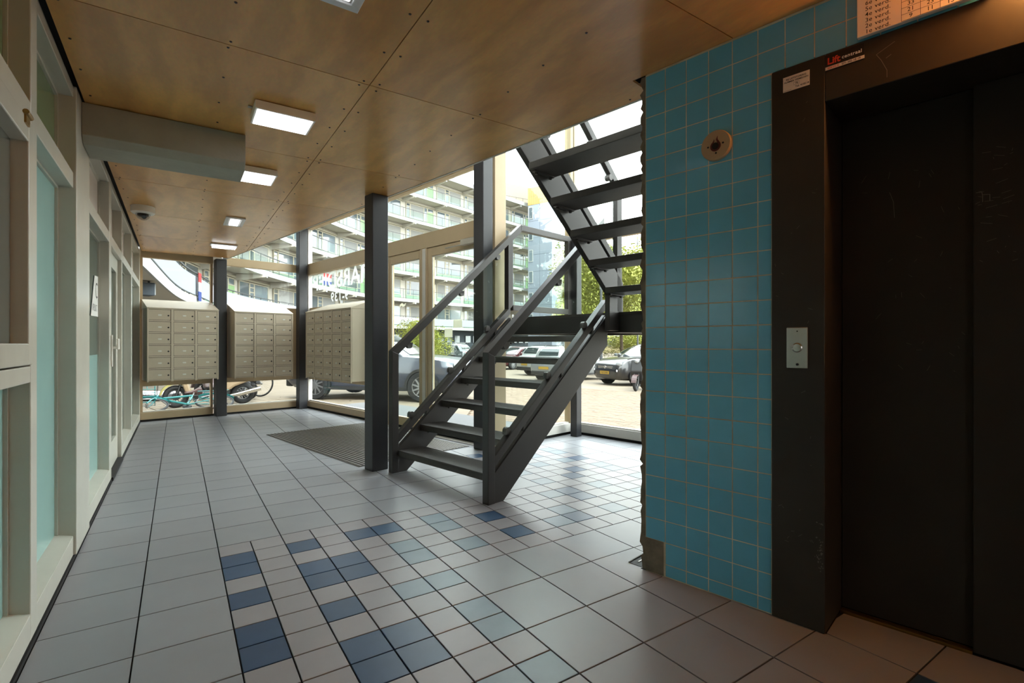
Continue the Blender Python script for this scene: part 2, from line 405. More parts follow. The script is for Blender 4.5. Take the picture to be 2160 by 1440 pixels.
for k, (a, b) in enumerate(BAYS):
    MB().box(WX - .075, WX - .001, a, b, ZT0, ZT1).build('transom_rail', 'paint_grey', wl_, bevel=.003)
    MB().box(WX - .075, WX - .001, a, b, 2.315, ZC).build('head_rail', 'paint_grey', wl_, bevel=.003)
    up = 'green_film' if k in (1, 2) else 'panel_pink' if k in (3,) else 'green_film' if k < 2 else 'panel_pink'
    MB().box(GX - .004, GX, a, b, ZT1, 2.315).build('glass_pane', up, wl_)
    if k == 4: continue                                       # the doorway
    MB().box(WX - .075, WX - .001, a, b, .02, ZS).build('bottom_rail', 'paint_grey', wl_, bevel=.003)
    MB().prism([(GX, ZS), (WX - .002, ZS), (WX - .002, ZS + .002), (GX, ZS + .02)], a, b, 'y').build('window_sill', 'paint_grey', wl_)
    if k == 1:
        MB().box(WX - .075, WX - .001, a, b, .94, .998).build('transom_rail', 'paint_grey', wl_, bevel=.003)
        MB().box(GX - .004, GX, a, b, ZS, .94).build('glass_pane', 'teal_film', wl_)
    elif k == 3:
        MB().box(GX - .004, GX, a, b, ZS, 1.0).build('glass_pane', 'teal_film', wl_, label='teal painted lower pane')
        MB().box(GX - .004, GX, a, b, 1.0, ZT0).build('glass_pane', 'dusk_pane', wl_)
    else:
        MB().box(GX - .004, GX, a, b, ZS, ZT0).build('glass_pane', 'teal_film' if k < 3 else 'dusk_pane', wl_)
    for z0, z1 in ((ZT1, 2.315), (ZS, ZT0)):
        if k == 1 and z0 == ZS: z1 = .94
        gb = MB()
        for y0, y1 in ((a, a + .012), (b - .012, b)): gb.box(GX, GX + .012, y0, y1, z0, z1)
        gb.box(GX, GX + .012, a + .012, b - .012, z1 - .012, z1); gb.build('glazing_bead', 'paint_grey', wl_)
# opening casement in the second bay
a, b = BAYS[1]
sash = empty('casement_window', (WX, (a + b) / 2, 1.0), 'A', 'white painted opening casement with dark glass above the near teal pane', 'window')
f = MB(); s0, s1, zz0, zz1 = a + .006, b - .006, 1.004, 1.852
for q in ((s0, s0 + .055, zz0, zz1), (s1 - .055, s1, zz0, zz1), (s0 + .055, s1 - .055, zz0, zz0 + .075), (s0 + .055, s1 - .055, zz1 - .075, zz1)):
    f.box(WX - .055, WX + .006, *q)
f.build('sash_frame', 'paint_grey', sash, bevel=.004)
MB().box(WX - .045, WX - .041, s0 + .055, s1 - .055, zz0 + .075, zz1 - .075).build('glass_pane', 'dark_pane', sash)
for yh in (s1 - .10, s0 + .12):
    hg = MB().cyl((WX + .012, yh - .03, zz1 + .004), (0, 1, 0), .009, .065, 10); hg.box(WX + .004, WX + .012, yh - .022, yh + .028, zz1 - .03, zz1 + .004)
    hg.build('hinge', 'brass', sash, smooth=40)
# door in the fifth bay
a, b = BAYS[4]
d1 = empty('door_1', (WX, (a + b) / 2, 0), 'A', kind='structure')
f = MB(); dx0, dx1 = WX - .072, WX - .030
for q in ((a + .004, a + .13, .03, ZT0 - .004), (b - .13, b - .004, .03, ZT0 - .004), (a + .13, b - .13, .03, .25), (a + .13, b - .13, ZT0 - .13, ZT0 - .004)): f.box(dx0, dx1, *q)
f.build('door_frame', 'paint_grey', d1, bevel=.004)
for yy in (a + .03, a + .05, a + .07): MB().box(dx1, dx1 + .008, yy, yy + .01, .04, ZT0 - .01).build('weather_strip', 'paint_grey', d1)
MB().box(dx0 + .015, dx0 + .02, a + .13, b - .13, .25, ZT0 - .13).build('glass_pane', 'dusk_pane', d1)
MB().box(WX - .075, WX + .012, a, b, -.01, .028).build('threshold', 'grout_dark', d1)
hd = MB().box(WX + .001, WX + .011, 4.995, 5.030, .90, 1.15); hd.build('handle_plate', 'white_gloss', d1, bevel=.004)
hl = MB().box(WX + .012, WX + .045, 5.003, 5.022, 1.04, 1.06); hl.box(WX + .035, WX + .047, 5.003, 5.12, 1.035, 1.12); hl.build('door_handle', 'white_gloss', d1, bevel=.004)

# painted concrete beam
bp = [(3.46, 2.185), (3.505, 2.145), (3.757, 2.145), (3.757, 2.354), (3.46, 2.354)]
MB().prism(bp, WX + .013, .345, 'x').build('concrete_beam', 'paint_beam', fr='A', bevel=.003, label='grey painted concrete beam stub jutting from the wide left-wall mullion', cat='beam')

# ================================================================== far glass wall (frame B)
wf = empty('wall_far', (2.4, 8.58, 0), 'B', kind='structure')
MB().box(1.315, 3.58, 8.575, 8.62, -.02, .025).build('plinth', 'black', wf)
for u0, u1 in ((1.315, 2.21), (2.365, 3.58)):
    MB().box(u0, u1, 8.557, 8.63, .025, .125).build('bottom_rail', 'beige', wf, bevel=.004)
    MB().box(u0 + .03, u1 - .03, 8.575, 8.61, .125, .14).build('glazing_bead', 'offwhite', wf)
    MB().box(u0, u1, 8.575, 8.61, .49, .56).build('middle_rail', 'beige', wf, bevel=.003)
    MB().box(u0, u1, 8.585, 8.60, .56, 1.68).build('infill_panel', 'beige', wf)
    MB().box(u0, u1, 8.545, 8.63, 2.288, 2.412).build('transom_rail', 'beige', wf, bevel=.004)
    for z0, z1 in ((.14, .49), (1.68, 2.288), (2.412, 3.02)): MB().box(u0, u1, 8.588, 8.594, z0, z1).build('glass_pane', 'glass', wf)
    MB().box(u0, u1, 8.545, 8.63, 3.02, 3.16).build('top_rail', 'beige', wf)
    for m0, m1 in ((u0, u0 + .03), (u1 - .03, u1)): MB().box(m0, m1, 8.57, 8.62, .125, 3.02).build('mullion', 'beige', wf)

# ================================================================== front glass wall with the entrance
wr = empty('wall_front', (3.64, 6, 0), 'B', kind='structure')
MB().box(3.625, 3.67, 3.86, 8.57, -.02, .025).build('plinth', 'black', wr)
MB().box(3.61, 3.68, 5.99, 8.55, .025, .12).build('bottom_rail', 'beige', wr, bevel=.004)
MB().box(3.632, 3.668, 6.05, 8.47, .12, .14).build('glazing_bead', 'offwhite', wr)
MB().box(3.625, 3.665, 6.0, 8.5, .49, .555).build('middle_rail', 'beige', wr, bevel=.003)
MB().box(3.636, 3.652, 6.0, 8.5, .555, 1.69).build('infill_panel', 'beige', wr)
MB().box(3.60, 3.69, 3.96, 8.55, 2.245, 2.43).build('transom_rail', 'beige', wr, bevel=.004)
MB().box(3.60, 3.69, 3.96, 8.55, 3.02, 3.16).build('top_rail', 'beige', wr)
for v0, v1, mm in ((8.44, 8.50, 'offwhite'), (8.50, 8.55, 'beige'), (5.90, 5.99, 'beige')):
    MB().box(3.61, 3.68, v0, v1, .025 if v0 > 8 else 0, 2.245).build('mullion', mm, wr, bevel=.004)
for v0, v1 in ((8.44, 8.55), (3.96, 4.02)): MB().box(3.61, 3.68, v0, v1, 2.43, 3.02).build('mullion', 'offwhite', wr)
for v0, v1, z0, z1 in ((5.99, 8.44, .14, .49), (5.99, 8.44, 1.69, 2.245), (4.02, 8.44, 2.43, 3.02)):
    MB().box(3.641, 3.647, v0, v1, z0, z1).build('glass_pane', 'glass', wr)
MB().box(3.53, 3.735, 3.80, 3.94, 0, 5.19).build('corner_post', 'beige', wr, bevel=.004) if False else None
MB().box(3.575, 3.735, 3.795, 3.86, 0, 5.19).build('corner_post', 'beige', wr, bevel=.004)
# entrance: fixed left leaf, mullion, right leaf
d2 = empty('door_2', (3.64, 5, 0), 'B', kind='structure')
MB().box(3.60, 3.68, 5.03, 5.165, .0, 2.245).build('door_post', 'beige', d2, bevel=.004)
MB().box(3.595, 3.6, 5.055, 5.115, .0, 2.24).build('post_cover', 'offwhite', d2)
for nm, v0, v1, mm, ztop in (('door_leaf', 5.165, 5.90, 'beige', 2.24), ('door_leaf', 3.90, 5.03, 'beige', 2.24)):
    f = MB(); k = .045 if v0 > 5 else .075
    for q in ((v0 + .004, v0 + k, .03, ztop), (v1 - k, v1 - .004, .03, ztop), (v0 + k, v1 - k, .03, .14), (v0 + k, v1 - k, ztop - .10, ztop)): f.box(3.615, 3.665, *q)
    lf = f.build(nm, mm, d2, bevel=.004)
    MB().box(3.637, 3.643, v0 + k, v1 - k, .14, ztop - .10).build('glass_pane', 'glass', lf)
    g = MB()
    for q in ((v0 + k, v0 + k + .012, .14, ztop - .10), (v1 - k - .012, v1 - k, .14, ztop - .10), (v0 + k, v1 - k, ztop - .112, ztop - .10)): g.box(3.626, 3.636, *q)
    g.build('glazing_bead', 'offwhite', lf)
cl = MB().box(3.54, 3.60, 4.05, 4.32, 2.17, 2.235); cl.box(3.56, 3.575, 4.30, 4.62, 2.175, 2.19)
cl.build('door_closer', 'stainless', d2, bevel=.004)

# ================================================================== stair bay glazing
ws = empty('wall_stairside', (4.3, 3.82, 0), 'B', kind='structure')
MB().box(3.74, 4.93, 3.80, 3.85, -.02, .025).build('plinth', 'black', ws)
MB().box(3.74, 4.86, 3.77, 3.86, .025, .125).build('bottom_rail', 'offwhite', ws, bevel=.004)
MB().box(3.74, 4.86, 3.79, 3.84, .125, .14).build('glazing_bead', 'offwhite', ws)
MB().box(4.80, 4.86, 3.77, 3.86, .125, 5.19).build('mullion', 'beige', ws, bevel=.004)
MB().box(3.74, 4.80, 3.81, 3.816, .14, 5.19).build('glass_pane', 'glass', ws)
wq = empty('wall_stairfront', (4.89, 2.5, 0), 'B', kind='structure')
MB().box(4.87, 4.91, .6, 3.85, -.02, .025).build('plinth', 'black', wq)
MB().box(4.845, 4.93, .6, 3.76, .025, .125).build('bottom_rail', 'offwhite', wq, bevel=.004)
MB().box(4.86, 4.91, .6, 3.76, .125, .14).build('glazing_bead', 'offwhite', wq)
MB().box(4.85, 4.93, .6, 3.76, 2.29, 2.37).build('transom_rail', 'beige', wq, bevel=.004)
MB().box(4.865, 4.95, 3.765, 3.86, .0, 5.19).build('corner_post', 'beige', wq, bevel=.004)
MB().box(4.85, 4.93, 1.9, 1.96, .125, 5.19).build('mullion', 'beige', wq)
for z0, z1 in ((.14, 2.29), (2.37, 5.19)): MB().box(4.883, 4.889, .6, 3.765, z0, z1).build('glass_pane', 'glass', wq)

# ================================================================== lift core and tiled wall
core = empty('wall_right', (2.2, .9, 0), 'B', kind='structure')
k = MB()
k.box(2.162, 4.84, .62, 1.235, -.02, 5.19)                           # solid core beside the stair
k.box(2.162, 2.6, -.62, .62, 2.152, 5.19); k.box(2.162, 2.6, -3.2, -.62, -.02, 5.19); k.box(2.46, 2.6, -.62, .62, -.02, 2.15)
k.build('core_block', 'plaster', core)
MB().box(2.1507, 2.162, -3.2, 1.236, 2.16, CZ).build('grout_bed', 'wall_grout', core)
MB().box(2.1507, 2.162, .672, 1.236, 0, 2.16).build('grout_bed', 'wall_grout', core)
# ragged plaster edge at the wall's free end
rg = MB(); pts = []
z = 0.0; rr = random.Random(3)
while z < CZ: pts.append((1.262 + rr.uniform(-.010, .010), z)); z += rr.uniform(.012, .04)
pts.append((1.262, CZ)); poly = [(1.2365, 0)] + pts + [(1.2365, CZ)]
for i in range(len(pts) - 1):
    rg.prism([(1.2365, pts[i][1]), (pts[i][0], pts[i][1]), (pts[i + 1][0], pts[i + 1][1]), (1.2365, pts[i + 1][1])], 2.158, 2.30, 'x')
rg.build('broken_plaster', 'plaster_raw', core)
TW, TH = .1015, .0997; tv = 1.2355
proto = None
for c in range(-1, 24):
    for r in range(-1, 24):
        v1 = tv - TW * c; v0 = v1 - TW; z0 = .058 + TH * r; z1 = z0 + TH
        z0 = max(z0, .002); z1 = min(z1, CZ)
        v1 = min(v1, tv)
        if c < 0 or v0 < -.95: continue
        if c == 0 and z1 < .17: continue                       # fallen tiles: bare patch at the corner
        if z0 < 2.152:                                        # beside the lift frame
            if v1 <= .674: 
                if z1 < 2.19: continue
                z0 = max(z0, 2.153)
            elif v0 < .674:
                if z1 <= 2.16: v0 = .675
                else: z0 = max(z0, 2.155)
        if z1 - z0 < .012 or v1 - v0 < .008: continue
        g = .0014; dz = rr.uniform(-.0003, .0003)
        mb = MB(); q = [(v0 + g, z0 + g), (v1 - g, z0 + g), (v1 - g, z1 - g), (v0 + g, z1 - g)]
        mb.loft([[(2.1535, y, zz) for y, zz in q], [(2.1515 + dz, y, zz) for y, zz in q], [(2.150 + dz, y + (.0012 if y < (v0 + v1) / 2 else -.0012), zz + (.0012 if zz < (z0 + z1) / 2 else -.0012)) for y, zz in q]])
        mb.build('wall_tile', 'wall_tile', core)
fg = MB().box(2.165, 2.33, 1.265, 1.335, .0005, .002).build('floor_slot', 'black', floor) if False else None
MB().box(2.1500, 2.1506, 1.142, 1.236, .002, .158).build('bare_patch', 'plaster_raw', core)

# ================================================================== back of the lobby (behind the camera)
wb_ = empty('wall_back', (1, -3, 0), 'A', kind='structure')
MB().box(-.43, 3.2, -3.1, -3.0, -.02, 2.66).build('back_plaster', 'plaster', wb_)

# ================================================================== steel columns
for nm, u0, u1, v0, v1, z1, lb in (
    ('P1', 2.215, 2.36, 8.41, 8.556, CZ - .002, 'square dark steel column between the two wall-mounted mailbox banks of eighteen'),
    ('P2', 3.435, 3.572, 8.38, 8.515, 3.16, 'square dark steel column in the glass corner between mailbox banks'),
    ('P3', 2.18, 2.332, 3.82, 3.955, CZ - .002, 'square dark steel column beside the foot of the stair and the ribbed mat'),
    ('P4', 3.41, 3.545, 3.795, 3.945, 5.19, 'square dark steel column behind the stair at the entrance corner'),
    ('P5', 4.67, 4.765, 3.575, 3.668, 2.30, 'slim dark steel column in the glass corner of the stair bay')):
    c = MB().box(u0, u1, v0, v1, 0, z1)
    c.build('steel_column', 'steel_dark', bevel=.006, label=lb, cat='column', group='steel columns of the lobby')
# ================================================================== staircase (frame B, absolute u, v, z)
SR, SG = .193, .225; SLP = SR / SG
def zt(u): return .35 + SLP * (u - 2.5)             # top of the lower stringers
def zu(u): return 2.235 - .86 * (u - 3)             # top of the upper stringer
LZ = 1.35
mat('clamp', (88, 85, 82), .4)
st = empty('staircase', (3, 3, 0), 'B', 'dark steel open-tread staircase with glass balustrades and a landing', 'staircase')
def bar(name, pts, v0, v1, m='stair_dark', parent=None, bevel=.003, **k): return MB().prism(pts, v0, v1, 'y').build(name, m, parent or st, bevel=bevel, **k)
for v0, v1 in ((3.652, 3.712), (2.472, 2.532)):
    ua = 2.33
    foot = [(ua, 0), (2.415, 0), (3.67, zt(3.67) - .285), (3.67, zt(3.67) if v0 > 3 else zt(3.64)), (ua, zt(ua))]
    bar('stringer', foot, v0 + .004, v1 - .018)
    fl_ = [(ua, zt(ua) - .012), (3.64, zt(3.64) - .012), (3.64, zt(3.64)), (ua, zt(ua))]
    bar('stringer_flange', fl_, v0 + .010, v1 - .012, bevel=.001)
    bar('bottom_rail', [(ua, zt(ua) + .046), (3.66, zt(3.66) + .046), (3.66, zt(3.66) + .118), (ua, zt(ua) + .118)], v0, v1)
    for uu in (2.62, 3.05, 3.45): bar('spacer', [(uu, zt(uu)), (uu + .03, zt(uu + .03)), (uu + .03, zt(uu + .03) + .047), (uu, zt(uu) + .047)], v0 + .012, v1 - .012)
    hr = lambda u: 1.02 + .845 * (u - 2.268)
    bar('newel_post', [(2.268, 0), (2.33, 0), (2.33, hr(2.33) - .078), (2.268, hr(2.268))], v0, v1)
    ue = 3.822 if v0 > 3 else 3.62
    bar('handrail', [(2.268, hr(2.268)), (2.33, hr(2.33) - .078), (ue, hr(ue) - .078), (ue, hr(ue)), ], v0, v1)
    gl = [(2.335, zt(2.335) + .10), (3.62, zt(3.62) + .10), (3.62, hr(3.62) - .06), (2.335, hr(2.335) - .06)]
    bar('glass_panel', gl, (v0 + v1) / 2 - .004, (v0 + v1) / 2 + .004, 'stair_glass', bevel=0)
    for uu, top in ((2.47, 0), (2.90, 0), (3.36, 0), (2.45, 1), (3.03, 1), (3.50, 1)):
        zz = hr(uu) - .108 if top else zt(uu) + .148
        c = MB().cyl((uu, v0 + .012, zz), (0, 1, 0), .026, v1 - v0 - .024, 16)
        dz = .05 if top else -.05
        c.box(uu - .026, uu + .026, v0 + .012, v1 - .012, min(zz, zz + dz * .5), max(zz, zz + dz * .5)); c.build('glass_clamp', 'clamp', st, smooth=40)
    if v0 > 3:                                       # landing guard
        bar('mid_post', [(3.63, zt(3.63) + .1), (3.70, zt(3.70) + .1), (3.70, hr(3.70) - .07), (3.63, hr(3.63) - .07)], v0, v1)
        zt_ = hr(3.822)
        bar('handrail', [(3.822, zt_), (3.822, zt_ - .078), (3.84, zt_ - .062), (4.68, zt_ - .062), (4.68, zt_)], v0, v1)
        bar('newel_post', [(4.61, LZ), (4.68, LZ), (4.68, zt_ - .062), (4.61, zt_ - .062)], v0, v1)
        bar('bottom_rail', [(3.70, 1.425), (4.61, 1.425), (4.61, 1.485), (3.70, 1.485)], v0, v1)
        bar('glass_panel', [(3.70, 1.48), (4.61, 1.48), (4.61, zt_ - .05), (3.84, zt_ - .05), (3.70, hr(3.7) - .06)], (v0 + v1) / 2 - .004, (v0 + v1) / 2 + .004, 'stair_glass', bevel=0)
def tread(u0, u1, v0, v1, z, flip=False):
    t = MB().box(u0, u1, v0, v1, z - .012, z); fu = (u0, u0 + .012) if not flip else (u1 - .012, u1)
    t.box(u0, u0 + .012, v0, v1, z - .052, z - .012); t.box(u1 - .012, u1, v0, v1, z - .052, z - .012)
    o = t.build('tread', 'tread_dark', st, bevel=.003)
    for vv in (v0 + .02, v1 - .055):
        b = MB().box(u0 + .03, u1 - .03, vv, vv + .035, z - .062, z - .052)
        for uu in (u0 + .06, u1 - .06): b.cyl((uu, vv + .017, z - .062), (0, 0, -1), .011, .012, 6)
        b.build('tread_bracket', 'stair_dark', o)
for k in range(6): tread(2.322 + SG * k, 2.322 + SG * k + .245, 2.516, 3.652, SR * (k + 1) - .006)
for k in range(5):
    u0 = 3.463 - .2295 * k
    t = MB().box(u0, u0 + .25, 1.325, 2.362, LZ + .197 * (k + 1) - .05 - .004, LZ + .197 * (k + 1) - .004)
    o = t.build('tread', 'tread_dark', st, bevel=.004)
    for vv in (1.34, 2.32):
        b = MB().box(u0 + .02, u0 + .23, vv, vv + .035, LZ + .197 * (k + 1) - .066, LZ + .197 * (k + 1) - .055)
        for uu in (u0 + .05, u0 + .2): b.cyl((uu, vv + .017, LZ + .197 * (k + 1) - .066), (0, 0, -1), .012, .014, 6)
        b.build('tread_bracket', 'stair_dark', o)
for v0, v1 in ((2.362, 2.408), (1.275, 1.321)):
    lo = lambda u: zu(u) - .285
    bar('stringer', [(2.362, lo(2.362)), (3.53, lo(3.53)), (3.53, LZ - .16), (3.735, LZ - .16), (3.735, zu(3.735)), (2.362, zu(2.362))], v0, v1)
    bar('bottom_rail', [(2.362, zu(2.362) + .036), (3.69, zu(3.69) + .036), (3.69, zu(3.69) + .115), (2.362, zu(2.362) + .115)], v0, v1)
    hz = lambda u: 2.81 - .86 * (u - 3.174)
    bar('handrail', [(2.362, hz(2.362)), (3.64, hz(3.64)), (3.72, hz(3.64) + .01), (2.362, hz(2.362) + .08)], v0, v1)
    bar('newel_post', [(3.645, LZ), (3.72, LZ), (3.72, hz(3.64) + .01), (3.645, hz(3.64))], v0, v1)
    bar('glass_panel', [(2.37, zu(2.37) + .10), (3.645, zu(3.645) + .10), (3.645, hz(3.645) + .02), (2.37, hz(2.37) + .02)], (v0 + v1) / 2 - .004, (v0 + v1) / 2 + .004, 'stair_glass', bevel=0)
    for uu, top in ((2.75, 0), (3.2, 0), (3.30, 1), (3.55, 1), (2.7, 1)):
        zz = hz(uu) - .02 if top else zu(uu) + .135
        MB().cyl((uu, v0 - .002, zz), (0, 1, 0), .026, v1 - v0 + .004, 16).build('glass_clamp', 'clamp', st, smooth=40)
ld = MB().box(3.672, 4.74, 1.275, 3.645, LZ - .02, LZ); ld.build('landing_plate', 'tread_dark', st)
for u0, u1, v0, v1 in ((3.672, 3.73, 1.275, 3.652), (4.68, 4.74, 1.275, 3.652)): MB().box(u0, u1, v0, v1, LZ - .175, LZ - .02).build('landing_beam', 'stair_dark', st, bevel=.003)
for v0, v1 in ((2.415, 2.47), (3.59, 3.65), (1.28, 1.33)): MB().box(3.73, 4.68, v0, v1, LZ - .175, LZ - .02).build('landing_beam', 'stair_dark', st, bevel=.003)

# ================================================================== lift doorway
lf = empty('lift_doorway', (2.2, .1, 0), 'B', 'black scratched metal lift doorway with sliding leaves in the tiled wall', 'lift door')
MB().box(2.138, 2.40, .488, .672, .002, 2.150).build('jamb', 'lift_black', lf, bevel=.003)
MB().box(2.138, 2.40, -.60, -.42, .002, 2.150).build('jamb', 'lift_black', lf, bevel=.003)
MB().box(2.1385, 2.40, -.4195, .4875, 1.975, 2.150).build('header', 'lift_black', lf, bevel=.003)
MB().box(2.395, 2.42, .09, .487, .012, 1.974).build('door_leaf', 'lift_door', lf, bevel=.003)
MB().box(2.366, 2.394, -.419, .092, .006, 1.974).build('door_leaf', 'lift_door', lf, bevel=.003)
s = MB()
for a, b in ((2.364, 2.372), (2.378, 2.384), (2.390, 2.395)): s.box(a, b, .094, .486, 0, .010)
s.box(2.364, 2.395, .094, .486, -.002, .003); s.build('sill', 'brass', lf)
cp = MB().box(2.132, 2.138, .543, .617, .984, 1.141).build('call_panel', 'stainless', lf, bevel=.003, label='brushed steel call button plate')
MB().lathe([(.0185, 0), (.0185, -.004), (.015, -.006), (.0145, -.004)], 28, (2.132, .579, 1.063), 'x', cap=False).build('button_ring', 'chrome', cp, smooth=40)
MB().lathe([(.0142, 0), (.0142, -.004), (.0001, -.005)], 24, (2.132, .579, 1.063), 'x').build('button', 'stainless', cp, smooth=40)
MB().lathe([(.0165, .0), (.0165, -.0012)], 28, (2.132, .579, 1.063), 'x', cap=True).build('button_gap', 'black', cp)
for z_, r_ in ((1.126, .0025), (.999, .0045)): MB().lathe([(r_, 0), (r_, -.0012), (.0001, -.0012)], 12, (2.132, .579, z_), 'x').build('screw', 'black', cp)
def wall_text(txt, size, u, v, z, m, parent, bold=0, space=1, align='LEFT', name='lettering', sx=1.0):
    return text_mesh(txt, size, lambda x, y: (u, v - x * sx, z + y), bold, align, space).build(name, m, parent, fix=False)
def flat(mb): return mb
s1 = MB().box(2.1365, 2.138, .538, .630, 2.056, 2.113).build('sticker', 'sign_face', lf, label='small white instruction sticker')
wall_text('BIJ LIFTSTORING', .0090, 2.1358, .584, 2.0985, 'ink', s1, .0002, 1.05, 'CENTER')
wall_text('NUMMER VERMELDEN', .0084, 2.1358, .584, 2.0885, 'ink', s1, .0002, 1.0, 'CENTER')
wall_text('76', .0098, 2.1358, .582, 2.0755, 'ink', s1, .0002, 1.0, 'CENTER')
wall_text('Tel: 418518', .0098, 2.1358, .587, 2.0625, 'ink', s1, .0002, 1.0)
bx = MB()
for q in ((.573, .592, 2.0728, 2.0732), (.573, .592, 2.0838, 2.0842), (.573, .5734, 2.0728, 2.0842), (.5916, .592, 2.0728, 2.0842), (.600, .628, 2.0588, 2.0594)): bx.box(2.1358, 2.1362, *q)
bx.build('print_lines', 'ink', s1)
s2 = MB().box(2.1367, 2.1385, .366, .4865, 2.085, 2.141).build('sticker', 'black', lf, label='black sticker with red and white lettering')
MB().box(2.1362, 2.1367, .366, .4865, 2.087, 2.0985).build('stripe', 'sign_face', s2)
wall_text('Lift', .034, 2.1360, .4805, 2.1065, 'ink_red', s2, .0008, .95)
wall_text('centraal', .0175, 2.1360, .4345, 2.1115, 'white', s2, .0003, 1.08)
wall_text('SERVICE', .0100, 2.1357, .4795, 2.0893, 'ink_red', s2, .0002)
wall_text('071 342 10 19', .0100, 2.1357, .4345, 2.0893, 'ink', s2, .0002, .98)
# scratches worn into the paint
sc = MB(); rs = random.Random(11)
def scratch(u, pts, w=.0009):
    for (a, b), (c, d) in zip(pts[:-1], pts[1:]):
        l = sqrt((c - a) ** 2 + (d - b) ** 2) or 1; nx, ny = -(d - b) / l * w, (c - a) / l * w
        sc.quad((u, a + nx, b + ny), (u, c + nx, d + ny), (u, c - nx, d - ny), (u, a - nx, b - ny))
scratch(2.1378, [(.28, 2.11), (.332, 2.085), (.318, 2.06), (.302, 2.02), (.302, 1.995)]); scratch(2.1378, [(.305, 2.062), (.29, 2.07)])
for _ in range(26):
    v, z = rs.uniform(.50, .66), rs.choice([rs.uniform(.2, 2.0), rs.uniform(.3, .45)]); scratch(2.1376, [(v, z), (v + rs.uniform(-.015, .015), z + rs.uniform(-.012, .012))], .0006)
for _ in range(34):
    v, z = .492 + abs(rs.gauss(0, .012)), rs.gauss(.30, .06); s_ = rs.uniform(.001, .005); scratch(2.1375, [(v, z), (v + s_, z + rs.uniform(-.004, .004))], rs.uniform(.0012, .0035))
for _ in range(30):
    u_ = 2.3655; v, z = rs.uniform(-.02, .08), rs.uniform(1.35, 1.75); scratch(u_, [(v, z), (v + rs.uniform(-.03, .03), z + rs.uniform(-.01, .01))], .0005)
scratch(2.3655, [(.085, 1.60), (.07, 1.60), (.068, 1.585), (.068, 1.565)]); scratch(2.3655, [(.068, 1.59), (.05, 1.588), (.05, 1.565)])
for _ in range(30):
    v, z = rs.uniform(.12, .44), rs.uniform(.9, 1.75); scratch(2.3945, [(v, z), (v + rs.uniform(-.02, .02), z + rs.uniform(-.03, .03))], .0004)
scratch(2.3945, [(.33, 1.66), (.318, 1.62), (.315, 1.56)], .0007)
mat('scratch', (104, 98, 90), .6)
sc.build('scratches', 'scratch', lf, kind='stuff', fix=False)

# floor directory board above the lift
sg = MB().box(2.118, 2.137, .02, .385, 2.156, 2.345).build('directory_sign', 'sign_face', bevel=.002, label='cream floor directory board with a number table above the lift', cat='sign')
for i, t_ in enumerate(['1e verd.', '2e verd.', '3e verd.', '4e verd.', '5e verd.', '6e verd.', '7e verd.', '8e verd.', '9e verd.']):
    if i < 9: wall_text(t_, .0205, 2.1174, .361, 2.161 + .0198 * i, 'ink', sg, .0001, 1.06)
nums = [['9', '11', '13', '15'], ['21', '23', '25', '27'], ['33', '35', '37', '39'], ['45', '47', '49', '51'], ['57', '59', '61', '63'], ['69', '71', '73', '75'], ['81', '83', '85', '87'], ['93', '95', '97', '99']]
nums[0] = ['9', '11', '13', '15']; nums[1] = ['21', '23', '25', '27']; nums[2] = ['33', '35', '37', '39']
ln = MB()
for i in range(10): ln.box(2.1174, 2.1177, .06, .26, 2.1547 + .0212 * i - .0005 + .004, 2.1547 + .0212 * i + .0005 + .004)
for j in range(5): ln.box(2.1174, 2.1177, .26 - .05 * j - .0005, .26 - .05 * j + .0005, 2.1587, 2.345)
ln.build('table_lines', 'ink', sg)
for i in range(8):
    for j in range(4): wall_text(nums[i][j], .019, 2.1173, .235 - .05 * j, 2.1635 + .0212 * i, 'ink', sg, .0001, 1.0, 'CENTER')

# fire alarm disc
fa = empty('alarm_disc', (2.15, .893, 1.925), 'B', 'round cream fire alarm plate with a dark red flame on the blue tiles', 'alarm')
MB().lathe([(.064, 0), (.064, -.014), (.061, -.017), (.0001, -.017)], 40, (2.149, .893, 1.925), 'x').build('plate', 'alarm_face', fa, smooth=40)
fm_ = MB(); A_ = [radians(118 + 304 * k / 28) for k in range(29)]
def fpt(x, y): return (.893 - x, 1.921 + y)
for k in range(28): fm_.prism([fpt(.0225 * cos(A_[k]), .0225 * sin(A_[k])), fpt(.0225 * cos(A_[k + 1]), .0225 * sin(A_[k + 1])), fpt(.013 * cos(A_[k + 1]), .013 * sin(A_[k + 1])), fpt(.013 * cos(A_[k]), .013 * sin(A_[k]))], 2.1312, 2.132, 'x')
def horn(c, w_):
    for (a, b), wa, wb2 in zip(zip(c[:-1], c[1:]), w_[:-1], w_[1:]): fm_.prism([fpt(a[0] - wa, a[1]), fpt(a[0] + wa, a[1]), fpt(b[0] + wb2, b[1]), fpt(b[0] - wb2, b[1])], 2.1312, 2.132, 'x')
horn([(-.0105, .0145), (-.0085, .020), (-.0065, .025), (-.0068, .030)], (.0045, .0032, .002, .0004))
horn([(.0125, .0135), (.0095, .020), (.0062, .026), (.0068, .033), (.0095, .041)], (.0055, .0045, .0035, .0022, .0003))
fm_.build('flame_symbol', 'alarm_red', fa)
MB().lathe([(.0145, 0), (.0145, -.002), (.0001, -.0025)], 24, (2.1312, .893, 1.921), 'x').build('lens', 'black', fa)
for dv, dz in ((.032, -.002), (-.032, .002), (-.002, -.034)): MB().lathe([(.0042, 0), (.0042, -.001), (.0001, -.001)], 12, (2.132, .893 + dv, 1.925 + dz), 'x').build('screw_hole', 'black', fa)

